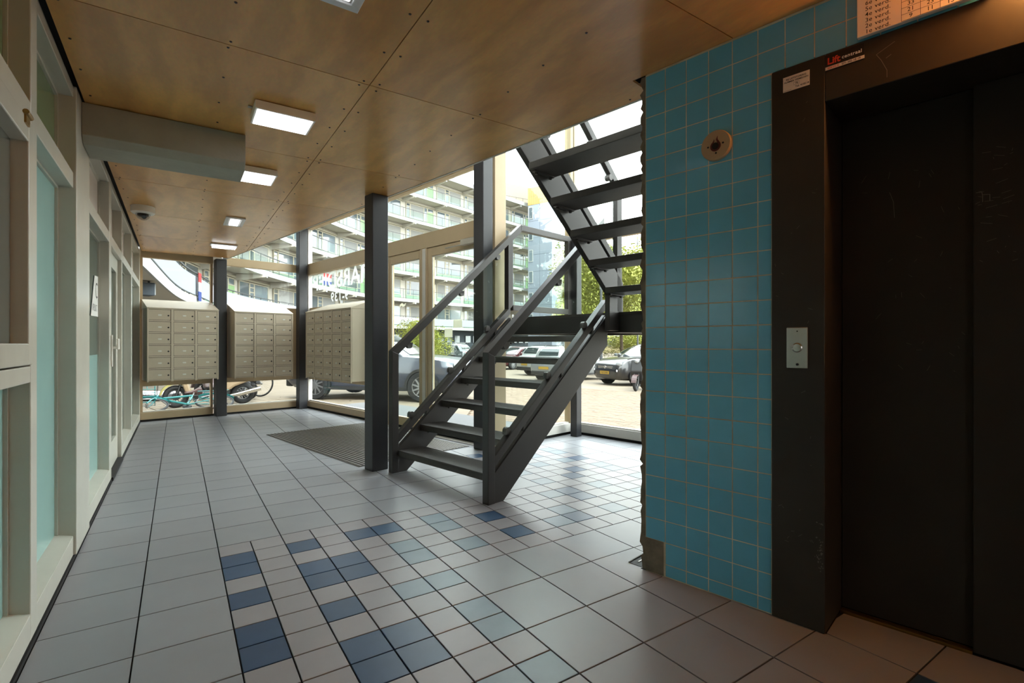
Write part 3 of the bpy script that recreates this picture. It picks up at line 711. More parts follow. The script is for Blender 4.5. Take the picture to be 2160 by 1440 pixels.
# ================================================================== mailbox banks
PD = {}
def mailbank(org, rotz, n, label):
    cw, rh, HH, D = .2855, .1633, .98, .372; W = cw * n
    r = empty('mailbox_bank', org, 'B', label, 'mailboxes', rotz=rotz, local=True)
    MB().box(0, W, .016, D, 0, HH).build('cabinet', 'mailbox', r, bevel=.002)
    MB().box(.01, W - .01, .0142, .0158, .01, HH - .01).build('shadow_gap', 'black', r)  # black sheet paints the shade in the gaps round the doors
    MB().prism([(-.004, HH + .0005), (-.006, HH + .014), (D, HH + .145), (D, HH + .0005)], -.004, W + .004, 'x').build('sloping_lid', 'mailbox', r, bevel=.002)
    f = MB()
    for k in range(n + 1):
        x = cw * k; ww = .014 if 0 < k < n else .018
        f.box(max(0, x - ww), min(W, x + ww), -.001, .0135, -.014, HH)
    f.build('upright_bars', 'mailbox', r, bevel=.0015)
    f = MB()
    for j in range(7):
        z = rh * j; f.box(.019, W - .019, .0, .0135, max(0, z - .0085), min(HH, z + .0085))
    f.build('cross_bars', 'mailbox', r, bevel=.0015)
    dw, dh = cw - .037, rh - .026
    if not PD:
        PD['door'] = MB().box(-dw / 2, dw / 2, 0, .009, -dh / 2, dh / 2).mesh('box_door'); PD['plate'] = MB().box(-.021, .021, -.003, 0, -.009, .009).mesh('name_plate')
        PD['card'] = MB().box(-.017, .017, -.0036, -.003, -.0065, .0065).mesh('name_card')
        PD['lock'] = MB().lathe([(.0105, 0), (.0105, -.005), (.0085, -.007), (.0001, -.007)], 14, (0, 0, 0), 'y').mesh('lock')
    for k in range(n):
        for j in range(6):
            d = put('box_door', PD['door'], 'mailbox_door', r); d.location = (cw * (k + .5), .0042, rh * (j + .5)); ORG[d.name] = (0, 0, 0)
            p = put('name_plate', PD['plate'], 'white_gloss', d); p.location = (.0, 0, -.004)
            p = put('name_card', PD['card'], 'paper', d); p.location = (.0, 0, -.004) 
            p = put('lock', PD['lock'], 'steel_dark', d); p.location = (.098, 0, -.008)
    return r
mailbank((1.335, 8.203, .58), BR, 3, 'beige steel mailbox bank of three columns between the left wall and a column')
mailbank((2.405, 8.203, .575), BR, 3, 'beige steel mailbox bank of three columns between the two dark columns')
mailbank((3.232, 7.645, .575), BR - pi / 2, 5, 'beige steel mailbox bank of five columns on the street-side glass wall')

# ================================================================== entrance mat
mt = empty('entrance_mat', (2.8, 5.2, .0), 'B', 'ribbed grey aluminium and rubber entrance mat in front of the glass doors', 'mat')
MB().box(2.19, 3.44, 4.06, 6.27, .0005, .003).build('backing', 'rubber', mt)
n = 32; pw = (3.44 - 2.19) / n
sm = MB().box(0, pw * .52, 4.065, 6.265, .003, .0075)
me = sm.mesh('slat', (2.8, 5.2, 0))
for k in range(n):
    o = put('slat', me, 'mat_bar', mt); o.location = (2.19 + pw * (k + .24), 0, 0)
for q in ((2.183, 2.19, 4.053, 6.277), (3.44, 3.447, 4.053, 6.277), (2.19, 3.44, 4.053, 4.06), (2.19, 3.44, 6.27, 6.277)): MB().box(*q, .0005, .006).build('edge_strip', 'mat_bar', mt)
MB().box(3.50, 3.585, 4.0, 5.88, .0005, .008).build('door_sill_strip', 'stainless', fr='B', kind='structure')

# ================================================================== ceiling fixtures (frame A)
def lamp_panel(x0, x1, y0, y1, t, label):
    r = empty('ceiling_light', ((x0 + x1) / 2, (y0 + y1) / 2, CZ), 'A', label, 'ceiling light')
    fr_ = MB().box(x0, x1, y0, y1, CZ - t, CZ - .003); fr_.build('housing', 'white_gloss', r, bevel=.003)
    MB().box(x0 + .012, x1 - .012, y0 + .012, y1 - .012, CZ - t - .002, CZ - t).build('diffuser', 'panel_lamp', r)
    for xx in (x0 - .022, x1 + .002): MB().box(xx, xx + .02, (y0 + y1) / 2 - .012, (y0 + y1) / 2 + .012, CZ - .006, CZ - .001).build('clip', 'stainless', r)
lamp_panel(.336, .636, 2.918, 3.146, .048, 'thick square white light panel hanging clear of the concrete beam')
lamp_panel(.345, .612, 4.035, 4.315, .045, 'flat white light panel half hidden behind the concrete beam')
def spot(x0, x1, y0, y1, label, k):
    r = empty('ceiling_downlight', ((x0 + x1) / 2, (y0 + y1) / 2, CZ), 'A', label, 'ceiling light')
    f = MB(); e = .035
    for q in ((x0, x1, y0, y0 + e), (x0, x1, y1 - e, y1), (x0, x0 + e, y0 + e, y1 - e), (x1 - e, x1, y0 + e, y1 - e)): f.box(*q, CZ - .014, CZ - .001)
    f.build('bezel', 'lens_plastic', r, bevel=.003)
    MB().box(x0 + e, x1 - e, y0 + e, y1 - e, CZ - .006, CZ - .001).build('reflector', 'chrome' if k else 'stainless', r)
    d = MB().box(x0 + e + .01, x1 - e - .01, y0 + e + .02, y1 - e - .02, CZ - .02, CZ - .006); d.build('lens', 'dim_lamp', r, bevel=.008)
spot(.402, .580, 5.76, 6.16, 'square recessed downlight between the dome camera and the far column', 0)
spot(.43, .575, 1.56, 1.935, 'square recessed downlight next to the long plywood joint at the near end', 0)
em = empty('emergency_light', (.495, 7.44, CZ), 'A', 'slim white emergency light with faceted ends on the far plywood', 'ceiling light')
MB().box(.345, .645, 7.36, 7.52, CZ - .018, CZ - .001).build('housing', 'lens_plastic', em, bevel=.004)
MB().box(.362, .628, 7.375, 7.505, CZ - .045, CZ - .018).build('diffuser', 'dim_lamp', em, bevel=.006)
for x in (.37, .555):
    f = MB(); rr2 = random.Random(5)
    for i in range(4):
        for j in range(5): f.cyl((x + .012 + i * .013, 7.385 + j * .027, CZ - .0455), (0, 0, -1), .006, .004, 4, .001)
    f.build('facets', 'chrome', em)
dc = empty('dome_camera', (-.27, 5.80, CZ), 'A', 'cream dome security camera under the plywood next to the left wall', 'camera')
MB().lathe([(.094, 0), (.094, -.055), (.082, -.066), (.058, -.068)], 32, (-.27, 5.80, CZ - .001), 'z').build('housing', 'white_gloss', dc, smooth=40)
MB().lathe([(.058 * cos(a), -.068 - .058 * sin(a)) for a in [radians(k * 9.9) for k in range(10)]], 28, (-.27, 5.80, CZ), 'z', cap=False).build('dome', 'dome_glass', dc, smooth=True)
b = MB().lathe([(.045, -.0685), (.045, -.085), (.030, -.095)], 20, (-.27, 5.80, CZ), 'z'); b.cyl((-.27, 5.79, CZ - .088), (.4, -.8, -.5), .018, .03, 14)
b.build('lens_unit', 'lens_black', dc, smooth=40)
# warm lamp over the lift, just beyond the frame
wlp = empty('lift_lamp', (2.12, -.08, 2.20), 'B', 'small warm wall lamp above the lift header beside the directory board', 'lamp')
MB().lathe([(.045, 0), (.045, -.012), (.034, -.02)], 24, (2.149, -.08, 2.225), 'x').build('base', 'white_gloss', wlp, smooth=40)
MB().lathe([(.030, -.02), (.032, -.05), (.024, -.07), (.0001, -.078)], 24, (2.149, -.08, 2.225), 'x').build('globe', 'warm_lamp', wlp, smooth=True)

# ================================================================== papers and window lettering
ps = MB(); e_ = empty('paper_notice', (GX + .004, 4.7, 1.27), 'A', 'white paper notice with a large letter behind the left wall glass', 'notice')
MB().prism([(4.51, 1.275), (4.885, 1.284), (4.885, 1.585), (4.70, 1.575)], GX + .003, GX + .0045, 'x').build('sheet', 'paper', e_)
text_mesh('C', .17, lambda x, y: (GX + .006, 4.725 + x, 1.415 + y), -.002).build('lettering', 'ink', e_, fix=False)
text_mesh('KPUNT', .075, lambda x, y: (GX + .006, 4.575 + x, 1.315 + y), -.001).build('lettering', 'ink', e_, fix=False)
for v0, v1, z0, z1, lb in ((4.40, 4.555, 1.266, 1.361, 'upper square white paper taped inside the entrance door glass'), (4.575, 4.72, 1.158, 1.257, 'lower square white paper taped inside the entrance door glass')):
    MB().box(3.633, 3.6365, v0, v1, z0, z1).build('paper_sheet', 'paper_thin', label=lb, cat='paper')
MB().prism([(5.70, 1.555), (5.66, 1.60), (5.62, 1.615), (5.58, 1.59), (5.53, 1.61), (5.55, 1.575), (5.60, 1.56), (5.63, 1.575)], 3.634, 3.6365, 'x').build('torn_sticker', 'paper_thin', label='torn white sticker remnant on the fixed entrance pane', cat='sticker')
wt = empty('window_lettering', (3.65, 7.4, 1.75), 'B', 'frosted street name and house numbers on the glass above the five-column mailboxes', 'lettering')
t1 = text_mesh('MARSDIEP', .378, lambda x, y: (3.6485, 6.42 + x * 1.0, 1.975 + y), .006, 'LEFT', 1.02)
xs = [p[1] for p in t1.v]; k = (8.345 - 6.42) / (max(xs) - 6.42)
t1.v = [(p[0], 6.42 + (p[1] - 6.42) * k, p[2]) for p in t1.v]; t1.build('street_name', 'letter_film', wt, fix=False)
t2 = text_mesh('9-139', .20, lambda x, y: (3.6485, 7.10 + x, 1.757 + y), .004, 'LEFT', 1.1)
xs = [p[1] for p in t2.v]; k = (7.68 - 7.10) / (max(xs) - 7.10); t2.v = [(p[0], 7.10 + (p[1] - 7.10) * k, p[2]) for p in t2.v]
t2.build('house_numbers', 'letter_film', wt, fix=False)

# open slot in the floor at the wall's free end, with a steel edge strip
sl_ = empty('floor_slot', (2.25, 1.30, 0), 'B', 'small open floor slot with a steel edge strip beside the bare wall corner', 'floor slot')
MB().box(2.165, 2.335, 1.268, 1.335, .0004, .0016).build('slot', 'black', sl_)  # black sheet on the floor paints the shade inside the slot
MB().box(2.20, 2.335, 1.300, 1.306, .0016, .005).build('edge_strip', 'stainless', sl_)
MB().box(2.165, 2.335, 1.333, 1.338, .0004, .006).build('edge_strip', 'mat_bar', sl_)
# surfaces out of doors: albedos kept low enough for full daylight
OUT = .29
mat_ = mat
def mat(name, col, *a, **q): q.setdefault('k', OUT); return mat_(name, col, *a, **q)
# ================================================================== outside: ground
def gz(x, y):
    """pavement level: a step below the lobby floor, falling gently towards the car park"""
    u, v = toB(x, y)
    s = max(0, min(max(u - (3.7 if v > 3.8 else 4.95), v - 8.65), 40)) if not (u < 3.7 and v < 8.65) else 0
    s = max(u - (3.7 if v > 3.8 else 4.95), v - 8.65, 0)
    return -.17 - min(.33, .021 * s)
mat('paving', (176, 158, 134), .9, var=.14, scale=1.2, bump=.2, bscale=30)
mat('paver', (176, 148, 122), .92, var=.18, scale=5, bump=.2, bscale=90)
mat('slab', (182, 164, 138), .92, var=.10, scale=6, bump=.2, bscale=90)
mat('soil', (150, 128, 98), .95)
mat('entry', (150, 150, 152), .85, var=.06)
gm = MB(); NX, NY = 60, 60; xs = [-60 + 3.2 * i for i in range(NX)]; ys = [-40 + 2.6 * j for j in range(NY)]
xs = sorted(set([round(x, 2) for x in xs] + [-1, 0, 1, 2, 3, 4, 5, 6, 7, 8, 9, 10, 11, 13, 15]))
ys = sorted(set([round(y, 2) for y in ys] + [0, 2, 4, 5, 6, 7, 8, 9, 10, 11, 12, 13, 14, 16, 18]))
gm.add([(x, y, gz(x, y) - .012) for x in xs for y in ys], [(i * len(ys) + j, (i + 1) * len(ys) + j, (i + 1) * len(ys) + j + 1, i * len(ys) + j + 1) for i in range(len(xs) - 1) for j in range(len(ys) - 1)])
ground = gm.build('ground', 'paving', fr='A', org=(0, 0, 0), kind='structure')
# clay pavers in front of the stair bay
pv = MB(); rp_ = random.Random(2)
for i in range(78):
    for j in range(66):
        u = 5.0 + .1085 * i; v = .2 + .2125 * j + (.106 if i % 2 else 0)
        if u > 6.2 and v > 12: continue
        x, y, _ = B(u, v)
        if not (v < u * .97 + 1.2 and v > u * .38): continue
        p = [B(u + a, v + b) for a, b in ((.003, .003), (.1055, .003), (.1055, .2095), (.003, .2095))]
        h = rp_.uniform(-.002, .002)
        lo_ = [(q.x, q.y, gz(q.x, q.y) - .02) for q in p]; hi = [(q.x, q.y, gz(q.x, q.y) + h) for q in p]
        pv.add(lo_ + hi, [(4, 5, 6, 7), (0, 1, 5, 4), (1, 2, 6, 5), (2, 3, 7, 6), (3, 0, 4, 7)])
pv.build('clay_pavers', 'paver', ground, kind='stuff', fix=False)
# concrete slabs outside the far wall
cnt = 0
for i in range(26):
    for j in range(14):
        u = .9 + .31 * i; v = 8.75 + .31 * j + (.155 if i % 2 else 0)
        if u < 1.2 and v > 11 or (u > 5.2 and v > 10.5) or u > 7.2: continue
        x, y, _ = B(u, v)
        if x < -.5 : continue
        c = pr = None
        d = x * sin(YAW) + y * cos(YAW); px = 1080 + FPX * (x * cos(YAW) - y * sin(YAW)) / d
        if px < 285 or px > 800 or cnt >= 290: continue
        p = [B(u + a, v + b) for a, b in ((.003, .003), (.307, .003), (.307, .307), (.003, .307))]
        h = rp_.uniform(-.003, .002); mb = MB()
        mb.add([(q.x, q.y, gz(q.x, q.y) - .02) for q in p] + [(q.x, q.y, gz(q.x, q.y) + h) for q in p], [(0, 3, 2, 1), (4, 5, 6, 7), (0, 1, 5, 4), (1, 2, 6, 5), (2, 3, 7, 6), (3, 0, 4, 7)])
        mb.build('paving_slab', 'slab', ground, fix=False); cnt += 1
MB().box(3.71, 5.1, 3.98, 8.74, -.22, -.03).build('trim_2', 'entry', kind='structure', bevel=.01)
mat('line_yellow', (232, 205, 120), .8)
tl = [B(5.9 + .62 * k, 2.1 + .42 * k) for k in range(5)]

# ================================================================== cars
def carpaint(name, c, m=.3): return mat(name, c, .28, metal=m, coat=.6)
mat('car_glass', (60, 72, 76), .04, ior=1.6); mat('car_black', (30, 30, 32), .5); mat('tyre', (34, 34, 36), .85)
mat('alloy', (205, 206, 210), .3, metal=.7); mat('rim_dark', (40, 40, 44), .5)
mat('lamp_red', (200, 44, 44), .25); mat('lamp_clear', (230, 234, 238), .12); mat('lamp_amber', (235, 140, 50), .3); mat('plate_yellow', (240, 190, 60), .5)
carpaint('paint_slate', (86, 92, 112)); carpaint('paint_grey', (118, 128, 132)) if False else carpaint('paint_pewter', (120, 130, 134))
carpaint('paint_black', (36, 37, 44), .1); carpaint('paint_white', (226, 229, 228), .0); carpaint('paint_silver', (196, 200, 202), .3); carpaint('paint_maroon', (120, 44, 56), .2); carpaint('paint_dark', (58, 62, 68), .2)
WH = {}
def wheel(parent, x, y, r, side, spokes=10, twist=.25):
    key = (round(r, 3), spokes)
    if key not in WH:
        w_ = .21
        t = MB().lathe([(r * .68, -w_ / 2), (r * .95, -w_ / 2), (r, -w_ / 2 + .03), (r, w_ / 2 - .03), (r * .95, w_ / 2), (r * .68, w_ / 2 - .005), (r * .66, 0)], 36, (0, 0, 0), 'y', cap=False).mesh('tyre')
        rm = MB().lathe([(r * .69, w_ / 2 - .006), (r * .69, w_ / 2 - .014), (r * .63, w_ / 2 - .022), (r * .63, w_ / 2 - .03)], 36, (0, 0, 0), 'y', cap=False)
        rm.lathe([(.001, w_ / 2 - .012), (r * .14, w_ / 2 - .014), (r * .16, w_ / 2 - .03)], 20, (0, 0, 0), 'y', cap=False)
        for k in range(spokes):
            a0 = 2 * pi * k / spokes; a1 = a0 + twist
            p0 = Vector((cos(a0), 0, sin(a0))) * r * .13; p1 = Vector((cos(a1), 0, sin(a1))) * r * .66
            d = (p1 - p0).normalized(); s_ = Vector((-d.z, 0, d.x))
            for wa, wb2 in ((.022, .016),):
                q = [p0 + s_ * wa, p0 - s_ * wa, p1 - s_ * wb2, p1 + s_ * wb2]
                rm.add([(v.x, w_ / 2 - .016, v.z) for v in q] + [(v.x, w_ / 2 - .034, v.z) for v in q], [(0, 1, 2, 3), (4, 7, 6, 5), (0, 4, 5, 1), (1, 5, 6, 2), (2, 6, 7, 3), (3, 7, 4, 0)])
        bk_ = MB().lathe([(.001, w_ / 2 - .05), (r * .66, w_ / 2 - .05)], 30, (0, 0, 0), 'y', cap=False).mesh('hub_back')
        WH[key] = (t, rm.mesh('rim'), bk_)
    t, rm, bk_ = WH[key]
    o = put('wheel', t, 'tyre', parent, smooth=40); o.location = (x, y, r); o.rotation_euler[2] = 0 if side > 0 else pi
    ORG[o.name] = (0, 0, 0)
    put('rim', rm, 'alloy', o); put('hub_back', bk_, 'rim_dark', o)
def car(label, loc, head, paint, L=4.4, W=1.82, Ht=1.62, style='suv', plate=None, spokes=10, group=None, name='parked_car', lift=0.0):
    r = empty(name, (loc[0], loc[1], gz(loc[0], loc[1]) + lift), 'A', label, 'car', group, rotz=head, local=True)
    hw = W / 2; k = Ht / 1.62; f = L / 4.4
    ST = [(2.20, .42, .62, .62), (2.16, .30, .78, .80), (2.02, .24, .90, .93), (1.70, .22, .98, .975), (1.25, .22, 1.03, .99), (.85, .22, 1.06, 1.0), (.1, .22, 1.04, 1.0), (-.9, .22, 1.05, 1.0), (-1.6, .22, 1.07, .985), (-2.0, .26, 1.06, .95), (-2.15, .34, .98, .88), (-2.20, .45, .80, .76)]
    if style == 'hatch': ST = [(x, a, b - (.06 if x > .6 else 0.0), c) for x, a, b, c in ST]
    rings = []
    for x, zb, ztp, ww in ST:
        x *= f; zb *= k; ztp *= k; w_ = hw * ww
        half = [(0, zb), (w_ * .80, zb), (w_ * .97, zb + .10 * k), (w_, zb + (ztp - zb) * .45), (w_ * .985, zb + (ztp - zb) * .72), (w_ * .93, ztp - .035), (w_ * .80, ztp), (0, ztp + .015)]
        rings.append([(x, y, z) for y, z in half] + [(x, -y, z) for y, z in half[-2:0:-1]])
    MB().loft(rings).build('body', paint, r, smooth=50)
    # cabin: base ring, shoulder ring, roof
    rake = .62 if style != 'box' else .4
    base = [(.92, .82), (-1.62, .80)]; zb = 1.03 * k
    Bf, Br = .95 * f, (-1.95 if style != 'sedan' else -1.7) * f
    Rf, Rr = .10 * f, (-1.62 if style != 'sedan' else -1.1) * f
    zr = Ht - .03; wb_, wt_ = hw * .90, hw * .66
    cab = []
    rows = [(Bf, Br, wb_, zb), (Bf - (Bf - Rf) * .55, Br + (Rr - Br) * .5, wb_ * .9 + wt_ * .1 - .03, zb + (zr - zb) * .55), (Rf, Rr, wt_ + .05, zr - .06), (Rf - .18, Rr + .16, wt_ - .10, zr), ]
    for xf, xr, ww, z in rows:
        xm = (xf + xr) / 2; e = .10
        cab.append([(xf, ww * .75, z), (xf - e, ww, z), (xm, ww * 1.01, z), (xr + e, ww, z), (xr, ww * .8, z), (xr, -ww * .8, z), (xr + e, -ww, z), (xm, -ww * 1.01, z), (xf - e, -ww, z), (xf, -ww * .75, z)])
    cb_ = MB().loft(cab); cb_.build('cabin', paint, r, smooth=50)
    # glass just proud of the cabin
    def P(row0, i, t):                              # point between ring 0 and ring 2 at corner i
        a = Vector(cab[0][i]); m_ = Vector(cab[1][i]); c = Vector(cab[2][i])
        return a + (m_ - a) * (t * 2) if t < .5 else m_ + (c - m_) * (t * 2 - 1)
    def pane(i, j, s0, s1, t0=.10, t1=.93, off=.012, nm='window'):
        g_ = MB(); cen = Vector(((Bf + Br) / 2, 0, zb + .2)); pts = []
        N = 4
        for a in range(N + 1):
            t = t0 + (t1 - t0) * a / N; A_, C_ = P(0, i, t), P(0, j, t)
            pts.append((A_ + (C_ - A_) * s0, A_ + (C_ - A_) * s1))
        n_ = (pts[0][1] - pts[0][0]).cross(pts[-1][0] - pts[0][0]).normalized()
        mid = (pts[0][0] + pts[-1][1]) / 2
        if n_.dot(mid - cen) < 0: n_ = -n_
        vs = []
        for p_, q_ in pts: vs += [p_ + n_ * off, q_ + n_ * off]
        g_.add(vs, [(2 * a, 2 * a + 1, 2 * a + 3, 2 * a + 2) for a in range(N)]); g_.build(nm, 'car_glass', r, smooth=True, fix=False)
    pane(9, 0, .05, .95, .06, .95, nm='windscreen'); pane(4, 5, .06, .94, .25, .92, nm='rear_window')
    for a, b_, c in ((1, 2, 3), (8, 7, 6)):
        pane(a, b_, .16, .97, .12, .90); pane(b_, c, .03, .62, .12, .90); pane(b_, c, .68, .95, .16, .84)
    wx0, wx1, wr_ = 1.34 * f, -1.30 * f, .34 * k
    for x in (wx0, wx1):
        for sgn in (1, -1):
            wheel(r, x, sgn * (hw - .06), wr_, sgn, spokes)
            a_ = MB(); ro, ri = wr_ * 1.22, wr_ * 1.04
            pts = [radians(-8 + 196 * q / 16) for q in range(17)]
            poly = [(x + ro * cos(t), wr_ + ro * sin(t)) for t in pts] + [(x + ri * cos(t), wr_ + ri * sin(t)) for t in pts[::-1]]
            for q in range(16):
                a_.prism([poly[q], poly[q + 1], poly[32 - q], poly[33 - q]], sgn * (hw - .03), sgn * (hw + .035), 'y')
            a_.build('wheel_arch', 'car_black', r)
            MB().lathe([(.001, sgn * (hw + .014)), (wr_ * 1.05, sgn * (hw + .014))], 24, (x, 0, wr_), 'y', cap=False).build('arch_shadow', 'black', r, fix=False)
    for sgn in (1, -1):
        s_ = MB().box(-1.0 * f, 1.0 * f, sgn * hw - .012, sgn * hw + .012, .24 * k, .33 * k); s_.build('side_skirt', 'car_black', r, bevel=.006)
        m_ = MB().lathe([(.001, -.10), (.07, -.09), (.085, -.02), (.08, .05), (.001, .07)], 14, (.62 * f, sgn * (hw + .10), 1.10 * k), 'x'); m_.build('wing_mirror', paint, r, smooth=True)
        hd = MB()
        for q in range(12): pass
        ell = MB(); nlat = 8
        prof = [(.001, .075)] + [(sin(pi * q / nlat / 1.0 * .5) * .15, cos(pi * q / nlat * .5) * .075) for q in range(1, nlat + 1)]
        ell.lathe([(a, b) for a, b in prof], 20, (0, 0, 0), 'x', cap=False)
        ell.v = [(2.06 * f + p[0], sgn * (hw * .72) + p[1] * 1.15, .82 * k + p[2] * .72 + p[1] * sgn * .15) for p in ell.v]
        ell.build('headlamp', 'lamp_clear', r, smooth=True)
        fg = MB(); fg.lathe([(.001, .06), (.06, .05), (.09, 0)], 16, (2.12 * f, sgn * hw * .70, .58 * k), 'x', cap=False); fg.build('fog_lamp', 'lens_plastic', r, smooth=True)
        tlm = MB().box(-2.19 * f, -2.02 * f, sgn * hw * .66 - .14, sgn * hw * .66 + .16 * 1, .86 * k, .98 * k); tlm.v = [(p[0] + (.10 if abs(p[1]) > hw * .74 else 0), p[1], p[2]) for p in tlm.v]
        tlm.build('tail_lamp', 'lamp_red', r, bevel=.02)
        for x in (.35, -.65): MB().box(x * f - .09, x * f + .09, sgn * (hw * .985) - .012, sgn * (hw * .985) + .03, .90 * k, .925 * k).build('door_handle', 'chrome', r, bevel=.005)
    g_ = MB().box(2.10 * f, 2.175 * f, -hw * .46, hw * .46, .62 * k, .76 * k); g_.build('grille', 'car_black', r, bevel=.02)
    for z in (.66, .71): MB().box(2.17 * f, 2.19 * f, -hw * .46, hw * .46, z * k, (z + .025) * k).build('grille_bar', 'chrome', r)
    MB().cyl((2.185 * f, 0, .70 * k), (1, 0, 0), .055, .014, 20).build('badge', 'chrome', r)
    bf = MB().box(2.04 * f, 2.205 * f, -hw * .78, hw * .78, .27 * k, .42 * k); bf.v = [(p[0] - (.13 if abs(p[1]) > 1 * hw * .7 and p[0] > 2.1 * f else 0), p[1], p[2]) for p in bf.v]; bf.build('front_bumper', 'steel_dark', r, bevel=.03)
    br_ = MB().box(-2.22 * f, -2.05 * f, -hw * .80, hw * .80, .28 * k, .48 * k); br_.build('rear_bumper', 'car_black', r, bevel=.03)
    for x, sgn in ((2.208 * f, 1), (-2.225 * f, -1)):
        zc = .50 * k if sgn > 0 else .62 * k
        p_ = MB().box(min(x, x + .012 * sgn), max(x, x + .012 * sgn), -.26, .26, zc - .055, zc + .055).build('number_plate', 'plate_yellow', r)
        if plate: text_mesh(plate, .10, (lambda sx, xx, zz: (lambda a, b: (xx, (a) * sx, zz + b)))(sgn, x + .0135 * sgn, zc - .035), .001, 'CENTER').build('plate_text', 'ink', p_, fix=False)
    rr_ = MB()
    for sgn in (1, -1): rr_.tube([(Rf - .25, sgn * wt_ * .92, zr - .01), (Rf - .35, sgn * wt_ * .95, zr + .03), (Rr + .35, sgn * wt_ * .95, zr + .03), (Rr + .22, sgn * wt_ * .92, zr - .01)], .014, 6)
    rr_.build('roof_rails', 'chrome' if style == 'suv' else 'car_black', r)
    return r
def hd(a, b): return atan2(b[1] - a[1], b[0] - a[0])
c1a, c1b = RD(-4.54, 12.83), RD(-1.90, 12.83)
PA, PB = RD((705 - 1080) / 1060 * 12.9, 12.9), RD((923 - 1080) / 1060 * 12.3, 12.3)
mid1 = (PA + PB) / 2
car('slate blue crossover parked side-on outside the entrance door', mid1, hd(PA, PB), 'paint_slate', 4.5, 1.84, 1.62)
def at(px, d): return RD((px - 1080) / 1060 * d, d)
a_ = at(938, 39); car('pewter grey crossover parked by the far apartment block, tail to the right', a_, hd(RD(0, 39), RD(-3, 40.5)), 'paint_pewter', 4.6, 1.85, 1.66)
a_ = at(1180, 26.5); car('white estate car with large red tail lamps in the car park', a_, hd(RD(0, 0), RD(3.0, 2.0)), 'paint_white', 4.5, 1.8, 1.52, 'hatch', spokes=14)
a_ = at(1205, 22.3); car('white small hatchback in front of the white estate car', a_, hd(RD(0, 0), RD(3, 3.3)), 'paint_silver', 3.9, 1.7, 1.46, 'hatch', spokes=16)
a_ = at(1090, 33); car('maroon car among the parked cars behind the stair', a_, hd(RD(0, 0), RD(-2.4, -2.5)), 'paint_maroon', 4.2, 1.76, 1.45, 'hatch')
a_ = at(1052, 37); car('dark saloon parked behind the maroon car', a_, hd(RD(0, 0), RD(-3, -1.2)), 'paint_dark', 4.5, 1.8, 1.46, 'hatch')
a_ = at(1368, 19.6); car('black compact crossover with a yellow front number plate', a_, hd(RD(0, 0), RD(-3.0, -1.55)), 'paint_black', 4.25, 1.8, 1.62, plate='P-013-NN', spokes=10)
a_ = at(1345, 26.5); car('grey saloon half hidden behind the black crossover', a_, hd(RD(0, 0), RD(-3.0, -1.6)), 'paint_pewter', 4.5, 1.8, 1.5, 'hatch')
a_ = at(868, 44); car('dark hatchback parked below the frosted gallery', a_, hd(RD(0, 0), RD(-3.0, 1.6)), 'paint_dark', 4.0, 1.75, 1.45, 'hatch')

# ================================================================== two-wheelers
mat('teal_paint', (28, 150, 150), .4); mat('saddle_brown', (104, 72, 70), .5); mat('scooter_yellow', (226, 214, 130), .35); mat('scooter_cream', (205, 176, 140), .35); mat('scooter_taupe', (128, 108, 104), .35)
mat('engine_grey', (104, 102, 104), .5, metal=.3); mat('bike_black', (38, 38, 40), .5); mat('tube_silver', (200, 198, 196), .3, metal=.6)
def bwheel(parent, x, z, r, tr, spokes, rimm='tube_silver', tyre='tyre', rimw=.02):
    o = MB().tube([(x + (r - tr) * cos(2 * pi * k / 36), 0, z + (r - tr) * sin(2 * pi * k / 36)) for k in range(36)], tr, 8, True).build('wheel', tyre, parent, smooth=True)
    ri = r - 2 * tr + .004
    m_ = MB().tube([(x + ri * cos(2 * pi * k / 36), 0, z + ri * sin(2 * pi * k / 36)) for k in range(36)], rimw * .5, 6, True)
    for k in range(spokes):
        a = 2 * pi * k / spokes; m_.tube([(x + .02 * cos(a + .6), .02 * (-1) ** k, z + .02 * sin(a + .6)), (x + ri * cos(a), 0, z + ri * sin(a))], .0015 if spokes > 16 else .010, 4)
    m_.cyl((x, -.04, z), (0, 1, 0), .025, .08, 12); m_.build('rim', rimm, o)
